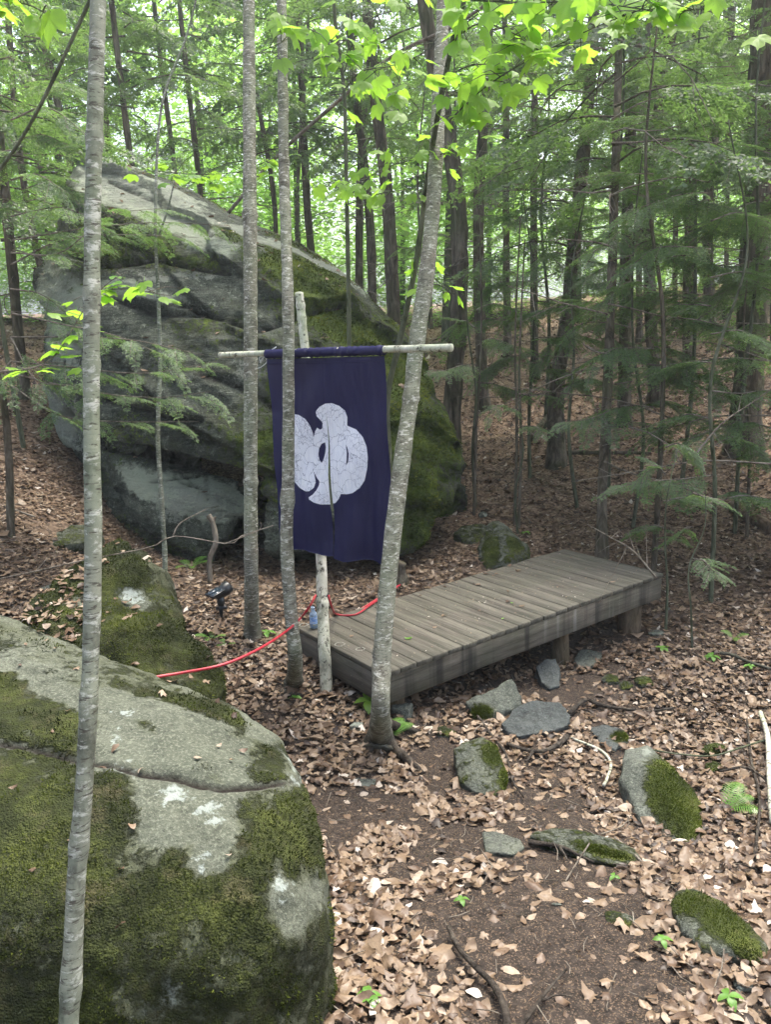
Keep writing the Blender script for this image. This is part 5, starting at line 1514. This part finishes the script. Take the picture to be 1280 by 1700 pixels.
# ------------------------------------------------------------------ near hemlock boughs and saplings
def bough(gF, gB, pts, r0, n, seed, scale=1.0, first=.15, sides=True):
    r = np.random.default_rng(seed); pth = smooth_path(pts, 24)
    gB.add(*tube(pth, [r0, .0015], 6, .1, seed, 20))
    L = np.linalg.norm(np.diff(pth, axis=0), axis=1).sum()
    for i in range(n):
        s = first + (1 - first) * (i + r.uniform(0, .6)) / n
        k = min(s, .999) * 23; k0 = int(k); p = pth[k0] * (1 - k + k0) + pth[min(k0 + 1, 23)] * (k - k0)
        t = pth[min(k0 + 1, 23)] - pth[max(k0 - 1, 0)]; t /= np.linalg.norm(t)
        side = np.cross(Z3, t); side /= np.linalg.norm(side) + 1e-9
        sg = -1 if i % 2 else 1
        d = t * r.uniform(.35, .85) + side * sg * r.uniform(.5, 1.0) * (.1 if i >= n - 1 else 1) - Z3 * r.uniform(.0, .3)
        V, Q, A, TW = FR_RICH[r.integers(3)]
        sc = scale * r.uniform(.7, 1.3) * (1.1 - .35 * s)
        Rm = rot_to(d, r.normal(0, .15))
        gF.add(xform(V, Rm, p, sc), Q, None, np.clip(A * 1.15 + r.normal(0, .10), 0, 1))
        V2 = np.array([[0, 0, 0], [.34, 0, -.04]]); gB.add(*tube(xform(V2, Rm, p, sc), [.003, .001], 4, 0, 0, 1, False))
def sapling(px, d, w, boughs, label, top=None, H_=4.0, seed=0, scale=1.0, name='hemlock_sapling', stem_pts=None, live=True):
    b = GD(px, d) if stem_pts is None else G(*stem_pts[0][:2])
    th = thing(name, b, label, 'young tree')
    if stem_pts is None: q9 = np.random.default_rng(seed + 5).normal(0, .05, 6); pts = [b - Z3 * .05, b + np.array([q9[0], q9[1], H_ * .25]), b + np.array([q9[2], 0, H_ * .5]), b + np.array([q9[3] * 1.5, q9[4], H_ * .75]), b + np.array([q9[5], .05, H_])]
    else: pts = [b - Z3 * .05] + [P(*q) for q in stem_pts[1:]]
    g = Geo(); g.add(*tube(smooth_path(pts, 60), [w * .42 * d / FPX, w * .10 * d / FPX], 8, .10, seed, 16)); part('stem', g, M['bark_stem'] if w < 12 else M['bark_dark'], th)
    if boughs:
        gF, gB = Geo(), Geo()
        for i, (bp, n) in enumerate(boughs): bough(gF, gB, [P(*q) for q in bp], .007, n, seed * 10 + i, scale)
        part('foliage', gF, M['needle_near'], th, False); part('branch', gB, M['bark_twig'], th)
    return th
sapling(18, 6.0, 16, [
    ([(18,560,6.0),(120,560,5.8),(220,565,5.6),(340,590,5.4)], 9), ([(18,600,6.0),(120,610,5.8),(240,620,5.6),(360,600,5.4)], 10),
    ([(18,620,6.1),(150,650,5.8),(260,660,5.6),(350,650,5.4)], 10), ([(18,520,6.0),(110,540,5.8),(200,560,5.7),(290,600,5.6)], 8),
    ([(18,640,6.2),(100,690,6.0),(200,700,5.9),(330,700,5.8)], 8), ([(18,420,6.0),(100,420,5.9),(180,360,5.9),(280,345,5.9)], 8),
    ([(18,400,6.2),(140,380,6.1),(260,370,6.1),(370,375,6.2)], 10), ([(18,440,6.1),(100,400,6.0),(200,390,6.0),(330,395,6.1)], 9),
    ([(18,360,6.2),(60,350,6.1),(100,345,6.0),(150,360,5.9)], 5), ([(18,300,6.2),(60,290,6.1),(110,320,6.0)], 5), ([(18,480,6.2),(70,490,6.1),(120,530,6.0)], 6),
    ([(18,600,6.0),(-20,640,5.8),(-50,680,5.6)], 4), ([(18,560,6.0),(60,630,5.8),(130,640,5.6)], 6), ([(18,200,6.2),(80,180,6.1),(150,230,6.0)], 6), ([(18,250,6.2),(-40,260,6.1)], 4)],
    'young hemlock at the left edge with feathery boughs across the boulder face', seed=1, H_=4.4)
# right-hand understory
def rand_boughs(px, d, y0, y1, n, reach, seed, back=.6):
    r = np.random.default_rng(seed); out = []
    for i in range(n):
        y = y0 + (y1 - y0) * (i + .5) / n; s = -1 if i % 2 else 1
        L = reach * r.uniform(.6, 1.1) * s; dz = r.uniform(-back, back)
        out.append(([(px, y, d), (px + L * .35, y + r.uniform(-18, 6), d + dz * .3), (px + L * .7, y + r.uniform(-8, 22), d + dz * .7), (px + L, y + r.uniform(0, 34), d + dz)], int(6 + reach / 20)))
    return out
for (px, d, w, y0, y1, n, reach, lab) in (
    (1085, 7.0, 12, 120, 700, 12, 150, 'feathery young hemlock standing right of the far deck end'),
    (1180, 6.4, 10, 250, 860, 13, 140, 'young hemlock with bright new tips right of the deck, second from the right edge'),
    (1290, 6.8, 14, 60, 800, 13, 190, 'young hemlock at the right edge with long layered boughs'),
    (1105, 5.9, 6, 720, 900, 4, 60, 'knee-high hemlock seedling with yellow-green tips behind the deck end'),
    (880, 9.2, 8, 420, 640, 7, 120, 'young hemlock in the middle of the slope with blue-green sprays'),
    (790, 8.6, 7, 500, 650, 5, 90, 'little hemlock right of the boulder flank'),
    (960, 8.4, 8, 380, 600, 6, 110, 'young hemlock between the leaning trunk and the thin dark tree'),
    (860, 7.8, 5, 640, 720, 3, 70, 'spindly hemlock seedling on the leaf slope behind the deck'),
    (40, 7.6, 10, 40, 420, 9, 140, 'young hemlock high at the left edge'),
    (1010, 9.0, 9, 60, 380, 8, 130, 'young hemlock with boughs high at the right of the bright gap'),
    (1130, 8.6, 9, 60, 620, 12, 150, 'young hemlock between the half hidden trunk and the massive trunk'),
    (1220, 7.6, 9, 40, 560, 11, 150, 'young hemlock spreading light boughs in front of the massive trunk'),
    (905, 11.5, 8, 120, 540, 9, 120, 'young hemlock whose sprays cross the bright gap'),
    (1050, 7.9, 8, 300, 700, 9, 120, 'young hemlock close behind the thin dark tree'),
    (760, 10.5, 7, 60, 470, 9, 110, 'young hemlock in front of the thick dark trunk'),
    (1150, 5.6, 5, 790, 960, 3, 55, 'low hemlock seedling with bright tips past the right end of the deck')):
    sapling(px, d, w, rand_boughs(px, d, y0, y1, n, reach, int(px)), lab, seed=int(px) % 97, H_=max(1.2, (560 - y0) / FPX * d + 2.1), scale=.6 if w <= 6 else 1.05)
# bare spindly stems
def stem(pxs, w, label, name='sapling', extra=(), mat='bark_stem', seed=0):
    pts = [P(*q) for q in pxs]; b = pts[0]
    th = thing(name, b, label, 'young tree')
    d = pxs[0][2]
    g = Geo(); g.add(*tube(smooth_path(pts, 90), [w[0] / 2 * d / FPX, w[1] / 2 * d / FPX], 9, .12, seed, 14)); part('stem', g, M[mat], th)
    if extra:
        g = Geo()
        for e, wa, wb in extra: g.add(*tube(smooth_path([P(*q) for q in e], 20), [wa / 2 * d / FPX, wb / 2 * d / FPX], 6, .1, 3, 14))
        part('branch', g, M[mat], th)
    return th
d1 = base_at(272, 978)
stem([(272,988,d1),(274,930,d1+.05),(268,830,d1+.05),(262,720,d1+.05),(266,600,d1+.1),(262,480,d1+.1),(258,360,d1+.1),(268,180,d1+.2),(310,60,d1+.3),(330,-20,d1+.3)], (9, 3), 'thin pale bare stem standing in front of the left part of the boulder', extra=[([(264,390,d1+.1),(278,350,d1+.1),(290,300,d1+.1)], 4, 2)], mat='bark_grey', seed=4)
d2 = base_at(350, 968)
stem([(350,975,d2),(348,930,d2),(358,900,d2),(354,870,d2),(346,855,d2)], (9, 9), 'short broken dead stub with forked tip behind the solar light', 'dead_sapling', extra=[([(352,868,d2),(358,858,d2)], 7, 4)], mat='bark_twig')
for (px, d, top, lab) in ((787,8.4,560,'bare pole-thin sapling beside the boulder flank'),(854,8.0,560,'thinner of the two bare saplings behind the pointed rock'),(861,7.9,600,'second bare sapling close beside the thinner one behind the pointed rock'),(700,11,300,'thin sapling behind the leaning birch'),(1240,7.4,560,'bare thin sapling low at the right edge'),(470,11.5,60,'thin dark sapling between the two birches above the boulder')):
    b = GD(px, d); pb = proj(b[None])[0]
    stem([(px, pb[1] + 6, d), (px + 4, (pb[1] + top) / 2, d), (px + random.uniform(-8, 12), top, d), (px + 10, top - 200, d)], (6, 2), lab, mat='bark_dark', seed=int(px))
stem([(372,362,9.0),(460,260,8.4),(560,170,7.8),(650,95,7.2),(760,40,6.6),(900,-60,6.0)], (6, 4), 'dead pole leaning diagonally from the boulder crest up to the right', 'leaning_dead_pole', mat='bark_twig', seed=9)
stem([(-30,320,3.4),(30,240,3.3),(80,150,3.2),(150,0,3.1),(190,-90,3.0)], (6, 5), 'thin branch crossing the upper left corner diagonally', 'bare_branch', mat='bark_stem', seed=10)
# bare whippy branches low at right
g = Geo()
r = np.random.default_rng(4)
for (x0, y0, x1, y1, d) in ((1130,700,820,640,7.0),(1280,770,950,800,6.2),(1280,690,1000,740,6.6),(1200,640,900,590,7.6),(1150,760,1290,640,6.0),(1280,600,1020,560,7.0),(1090,960,970+5,870,5.4)):
    pts = [P(x0, y0, d), P(x0 * .66 + x1 * .34, y0 * .66 + y1 * .34 - 15, d), P(x0 * .33 + x1 * .67, y0 * .33 + y1 * .67 - 8, d + .1), P(x1, y1, d + .1)]
    pth = smooth_path(pts, 20); g.add(*tube(pth, [.008, .002], 6, .1, 3, 20))
    for k in range(7):
        b = pth[3 + 2 * k]; dd = r.normal(0, .5, 3) + (pth[-1] - pth[0]) * .4; g.add(*tube([b, b + dd * .16, b + dd * .3 - Z3 * .02], [.003, .001], 4, 0, 0, 1, False))
single('bare_branches', g, M['bark_twig'], P(1200, 700, 6.5), 'tangle of pale leafless branches hanging low over the slope at the right', 'branches')

# ------------------------------------------------------------------ maple leaves
def maple_leaf_mesh(seed, mat):
    r = np.random.default_rng(seed)
    half = [(0, 1.0), (.06, .86), (.16, .74), (.27, .64), (.30, .52), (.40, .55), (.58, .62), (.60, .46), (.57, .30), (.53, .14), (.43, -.02), (.24, -.12), (.06, -.08)]
    pts = [(x, y) for x, y in half] + [(-x, y) for x, y in half[::-1][:-1]]
    P2 = np.array(pts) * r.uniform(.93, 1.07, (len(pts), 1))
    n = len(P2); ctr = np.array([[0, .18]])
    mid = P2 * .5 + ctr * .5
    A = np.vstack([P2, mid, ctr])
    a, b, c = r.uniform(-.5, -.1), r.uniform(-.35, .35), r.uniform(.2, .5)
    z = a * (A[:, 1] - .1) ** 2 * .6 + b * A[:, 0] * A[:, 1] - c * np.abs(A[:, 0]) ** 1.5 * .6 + .02 * r.normal(size=len(A))
    V = np.c_[A, z]; i = np.arange(n); j = (i + 1) % n
    Q = np.c_[i, j, j + n, i + n]; T = np.c_[i + n, j + n, np.full(n, 2 * n)]
    # stalk
    st = np.array([[0, -.12, z[-1]], [0.015, -.5, z[-1] + .05]]); SV, SQ, ST = tube(st, [.012, .010], 4, 0, 0, 1, False)
    return mesh_np('leaf', np.vstack([V, SV]), np.vstack([Q, SQ + len(V)]), T, [mat], {'tint': np.r_[.5 + .5 * np.linalg.norm(A, axis=1), np.full(len(SV), .3)]})
ML = [maple_leaf_mesh(k, M['maple']) for k in range(6)]
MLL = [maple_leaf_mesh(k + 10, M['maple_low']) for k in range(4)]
def put_leaf(th, p, size, r, meshes, droop=(-.9, -.3), flat=False):
    o = link('leaf', meshes[int(r.integers(len(meshes)))], th)
    o.location = Vector(p) - Vector(th.location)
    yaw = r.uniform(0, 6.28)
    o.rotation_euler = (float(r.normal(-.25 if flat else -.75, .15 if flat else .4)), float(r.normal(0, .12 if flat else .3)), float(yaw if not flat else r.uniform(0, 6.28)))
    if not flat: o.rotation_euler.z = float(r.normal(math.pi, .9))
    o.scale = (size,) * 3
    return o
def leaf_spray(th, gB, line, n, spread, size, r, meshes, flat=False, w=.005):
    """leaves in opposite pairs and on short side twigs along a branch"""
    pth = smooth_path([P(*q) for q in line], 30)
    gB.add(*tube(pth, [w, .0018], 6, .05, 2, 20))
    for i in range(n):
        k = int(2 + 27 * (i + r.uniform(0, .9)) / n); b = pth[min(k, 29)]
        off = (CR * r.normal(0, spread[0]) + CU * r.normal(0, spread[1]) + CF * r.normal(0, spread[0] * .6))
        p = b + off
        gB.add(*tube([b, b + off * .55 + Z3 * .02, p], [.0026, .0014], 4, 0, 0, 1, False))
        put_leaf(th, p, size * 1.28 * r.uniform(.7, 1.15), r, meshes, flat=flat)
r = np.random.default_rng(6)
# sapling that rises behind the banner's right side
gB = Geo()
tm = stem([(642,905,5.6),(645,760,5.5),(643,660,5.4),(665,560,5.2),(690,440,5.0),(705,330,4.8),(722,220,4.5),(745,100,4.2),(775,-20,3.9),(820,-200,3.6)], (11, 6), 'green-barked maple sapling curving up behind the leaning birch, its bright leaves filling the top', 'maple_sapling', seed=2)
leaf_spray(tm, gB, [(742,205,4.3),(800,150,4.0),(870,105,3.8),(980,50,3.6),(1080,10,3.4)], 30, (.10, .045), .085, r, ML)
leaf_spray(tm, gB, [(770,0,3.7),(860,5,3.6),(980,5,3.5),(1100,20,3.4),(1180,15,3.4)], 46, (.11, .04), .088, r, ML)
leaf_spray(tm, gB, [(760,60,3.9),(800,40,3.8),(860,60,3.7),(900,90,3.6)], 26, (.10, .05), .088, r, ML)
leaf_spray(tm, gB, [(740,130,4.2),(780,110,4.1),(830,110,4.0),(880,130,3.9)], 26, (.09, .06), .08, r, ML)
leaf_spray(tm, gB, [(735,150,4.3),(760,160,4.2),(800,165,4.1)], 10, (.08, .06), .075, r, ML)
leaf_spray(tm, gB, [(722,260,4.6),(745,255,4.5),(765,270,4.5)], 8, (.06, .06), .06, r, ML)
leaf_spray(tm, gB, [(700,440,5.0),(730,470,4.9),(755,490,4.8)], 7, (.06, .05), .07, r, ML)
part('branch', gB, M['bark_stem'], tm)
gB = Geo()
t2 = stem([(582,905,6.1),(581,760,6.1),(580,600,6.1),(578,450,6.0),(575,300,5.9),(571,150,5.8),(556,30,5.6),(548,-120,5.5)], (9, 5), 'straight thin maple sapling rising behind the banner with bright leaves at mid height', 'maple_sapling', seed=6)
leaf_spray(t2, gB, [(572,150,5.2),(600,120,4.6),(650,110,4.2),(700,90,4.0),(730,60,3.9)], 26, (.11, .10), .085, r, ML)
leaf_spray(t2, gB, [(572,100,5.2),(540,60,4.6),(500,50,4.3),(470,70,4.2),(425,90,4.1)], 22, (.10, .09), .085, r, ML)
leaf_spray(t2, gB, [(572,120,5.2),(590,60,4.6),(620,30,4.3),(690,10,4.0)], 22, (.11, .09), .085, r, ML)
leaf_spray(t2, gB, [(576,330,5.8),(620,290,5.2),(670,270,4.8),(735,260,4.5)], 30, (.10, .035), .062, r, ML)
leaf_spray(t2, gB, [(576,320,5.8),(550,310,5.2),(500,315,4.9)], 9, (.06, .03), .065, r, ML)
leaf_spray(t2, gB, [(576,340,5.8),(640,320,5.2),(690,320,4.8),(700,345,4.7)], 9, (.06, .03), .065, r, ML)
part('branch', gB, M['bark_stem'], t2)
# top left beech-like branch
gB = Geo(); t3 = thing('leafy_branch', P(-60, -20, 2.6), 'bright leafy twig hanging into the top left corner', 'branch')
leaf_spray(t3, gB, [(-60,-20,2.6),(0,0,2.5),(50,10,2.4),(95,35,2.4)], 12, (.05, .03), .075, r, ML); part('branch', gB, M['bark_stem'], t3)
# low maple branch in front of the boulder
gB = Geo(); t4 = thing('leafy_branch', P(60, 640, 4.6), 'thin low branch with flat layered maple leaves in front of the boulder', 'branch')
leaf_spray(t4, gB, [(-20,620,4.9),(80,600,4.8),(150,500,4.7),(200,480,4.6),(285,492,4.5)], 24, (.075, .014), .085, r, ML, True)
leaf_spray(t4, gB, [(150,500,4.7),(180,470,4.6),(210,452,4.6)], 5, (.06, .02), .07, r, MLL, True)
part('branch', gB, M['bark_twig'], t4)
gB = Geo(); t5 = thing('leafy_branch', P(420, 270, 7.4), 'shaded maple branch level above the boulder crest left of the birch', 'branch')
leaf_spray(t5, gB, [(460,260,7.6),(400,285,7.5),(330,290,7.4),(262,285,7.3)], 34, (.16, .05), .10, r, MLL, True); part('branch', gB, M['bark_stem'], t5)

# ------------------------------------------------------------------ ferns, seedlings
def fern(px, py, ln, nf, label, seed, lean=None, group=None):
    r = np.random.default_rng(seed); b = G(px, py); d = (b - EYE) @ CF; L = ln * d / FPX
    th = thing('fern', b, label, 'fern', group)
    for f in range(nf):
        az = (lean if lean is not None else 0) + (r.uniform(-.9, .9) if lean is not None else f * 6.28 / nf + r.uniform(-.3, .3))
        g = Geo(); n = 17; h = np.array([math.cos(az), math.sin(az), 0]); t = np.linspace(0, 1, n)
        l = L * r.uniform(.75, 1.1)
        pth = b + h * (l * t * .8)[:, None] + Z3 * (l * (.85 * t - .55 * t ** 2))[:, None]
        g.add(*tube(pth, [.0016, .0006], 4, 0, 0, 1, False))
        side = np.cross(Z3, h)
        for i in range(3, n):
            w = l * .24 * math.sin(math.pi * min(1, (1 - t[i]) * .85 + .12)) + .003
            T_ = pth[i] - pth[i - 1]; T_ /= np.linalg.norm(T_)
            for s in (-1, 1):
                e = side * s * .95 + T_ * .35 - Z3 * .12
                m = 5
                tt = np.linspace(0, 1, m)
                cen = pth[i] + e * (w * tt)[:, None]
                wd = l / n * .27 * (1 - tt ** 2 * .9) * (1 + .25 * np.cos(np.arange(m) * math.pi))
                V = np.vstack([cen + T_ * wd[:, None], cen - T_ * wd[:, None]]); k = np.arange(m - 1)
                g.add(V, np.c_[k, k + 1, k + 1 + m, k + m], None, .3 + .7 * t[i])
        part('frond', g, M['fern'], th)
fern(318, 945, 40, 5, 'small green fern at the foot of the huge boulder', 1)
fern(352, 1062, 34, 4, 'pale green fern in front of the solar light', 2)
fern(376, 1072, 24, 3, 'tiny fern right of the pale fern by the solar light', 3)
fern(648, 1228, 62, 4, 'bright fern growing at the roots of the leaning birch', 4, lean=.35)
fern(1200, 1348, 78, 3, 'bright green fern at the right edge below the moss balls', 5, lean=.2)
fern(1218, 1062, 34, 3, 'small fern on the leaf slope right of the deck', 6)
def seedling(px, py, size, n, label, hgt, seed, mesh=None, tintmat='maple_low'):
    r = np.random.default_rng(seed); b = G(px, py); d = (b - EYE) @ CF; s = size * d / FPX
    th = thing('seedling', b, label, 'seedling')
    g = Geo(); top = b + Z3 * hgt; g.add(*tube(smooth_path([b, b + Z3 * hgt * .5 + X3 * .004, top], 8), .0013, 5, 0, 0, 1, False)); part('stem', g, M['bark_stem'], th)
    me = mesh or SL
    for i in range(n):
        o = link('leaf', me, th); a = i * 6.283 / n + r.uniform(-.25, .25)
        o.location = Vector(top) - Vector(th.location); o.rotation_euler = (float(r.uniform(-.3, .05)), float(r.normal(0, .15)), float(a)); o.scale = (float(s * r.uniform(.8, 1.1)),) * 3
def ovate(mat):
    t = np.linspace(0, 1, 9); w = .30 * np.sin(np.pi * t ** .85) ** .9; w[1:-1:2] *= .94
    V = []
    for ti, wi in zip(t, w):
        for s in (-1, 0, 1): V.append((s * wi, ti, .10 * math.sin(ti * 3) - .25 * ti * ti * .6 + .25 * abs(s * wi)))
    i = np.arange(8)[:, None] * 3; j = np.arange(2)[None, :]
    Q = np.stack([i + j, i + j + 1, i + 3 + j + 1, i + 3 + j], -1).reshape(-1, 4)
    return mesh_np('leaf', V, Q, None, [mat], {'tint': np.full(27, .7)})
SL = ovate(M['fern']); SLM = ovate(M['maple'])
seedling(612, 1176, 30, 4, 'four-leaved bright seedling left of the leaning birch foot', .05, 1, SLM)
seedling(268, 700, 26, 3, 'seedling hidden by the boulder', .03, 2) if False else None
seedling(1098, 1572, 18, 4, 'little green seedling under the mossy rock at lower right', .03, 3)
seedling(766, 1500, 16, 4, 'small dark green seedling on the left side of the path', .02, 4)
seedling(612, 1668, 30, 5, 'pale green seedling at the bottom of the picture by the near boulder', .03, 5)
seedling(1208, 1668, 24, 4, 'green seedling in the lower right corner', .03, 6)
seedling(1100, 1082, 13, 5, 'green seedling on the leaves right of the far deck post', .03, 7)
seedling(1182, 1098, 15, 6, 'leafy seedling right of the three little stones', .04, 8)
seedling(1245, 1112, 12, 4, 'seedling near the mottled grey stick', .03, 9)
seedling(872, 890, 10, 5, 'tiny seedling right of the pointed mossy rock', .04, 10)
seedling(443, 1058, 18, 4, 'little plant at the foot of the straight birch', .04, 11)
seedling(690, 860, 34, 3, 'broad-leaved seedling on the mossy boulder flank right of the banner', .1, 12) if False else None
seedling(488, 1160, 14, 3, 'tiny seedling below the kinked birch', .01, 13)
seedling(1020, 1462, 12, 3, 'bright green sprout beside the path', .02, 14)
# a few single leaves on the deck and on the rocks
def loose_leaf(px, py, size, label, z, tint, seed, mat=None, green=False):
    c = dck(px, py, z) if z is not None else None
    pr = leaf_protos(True); k = seed % len(pr); V, T = pr[k]
    a = seed * 1.7; R = np.array([[math.cos(a), -math.sin(a), 0], [math.sin(a), math.cos(a), 0], [0, 0, 1]])
    W = (V * size) @ R.T; W[:, 2] -= W[:, 2].min() - .001
    me = mesh_np('fallen_leaf', W, None, T, [M['fern'] if green else M['litter']], {'tint': np.full(len(W), tint)}, False)
    tag(link('fallen_leaf', me, None, tuple(c)), label, 'leaf')
r = np.random.default_rng(8); n = 420
c = np.array([D3(u, v, .0015) for u, v in zip(r.uniform(.03, DL - .03, n), r.uniform(.02, DW - .02, n) ** 1.0)])
a = r.uniform(0, 6.28, n); l = r.uniform(.003, .010, n)[:, None]; d_ = np.c_[np.cos(a), np.sin(a), a * 0]; e_ = np.c_[-np.sin(a), np.cos(a), a * 0]
tag(link('deck_debris', mesh_np('deck_debris', np.stack([c - d_ * l, c + e_ * l * .35 + Z3 * .002, c + d_ * l, c - e_ * l * .35], 1).reshape(-1, 3), np.arange(4 * n).reshape(-1, 4), None, [M['litter']], {'tint': np.repeat(np.clip(r.normal(.6, .3, n), 0, 1), 4)}, False)), 'pale bud scales and leaf crumbs strewn over the deck boards', 'debris', None, 'stuff')
r = np.random.default_rng(14); n = 26; c = np.array([D3(u, v, .003) for u, v in zip(r.uniform(.1, DL - .1, n), DW * r.uniform(0, 1, n) ** .6)])
W_, T_, A_ = place_leaves(leaf_protos(True), c, np.full(n, .08), .045 * r.uniform(.5, 1.1, n), np.clip(r.normal(.45, .2, n), 0, 1), 3)
tag(link('deck_leaves', mesh_np('deck_leaves', W_, None, T_, [M['litter']], {'tint': A_}, False)), 'few brown leaves blown onto the deck boards', 'fallen leaves', None, 'stuff')
loose_leaf(866, 1006, .05, 'curled brown leaf lying alone on the middle of the deck', .003, .5, 3)
loose_leaf(850, 1001, .028, 'small green leaf beside the curled brown leaf on the deck', .003, .8, 4, green=True)
loose_leaf(835, 1027, .028, 'yellow-green leaf near the front edge of the deck', .003, .9, 5, green=True)
loose_leaf(678, 1060, .05, 'green leaf on the deck right of the leaning birch', .003, .6, 12, green=True)
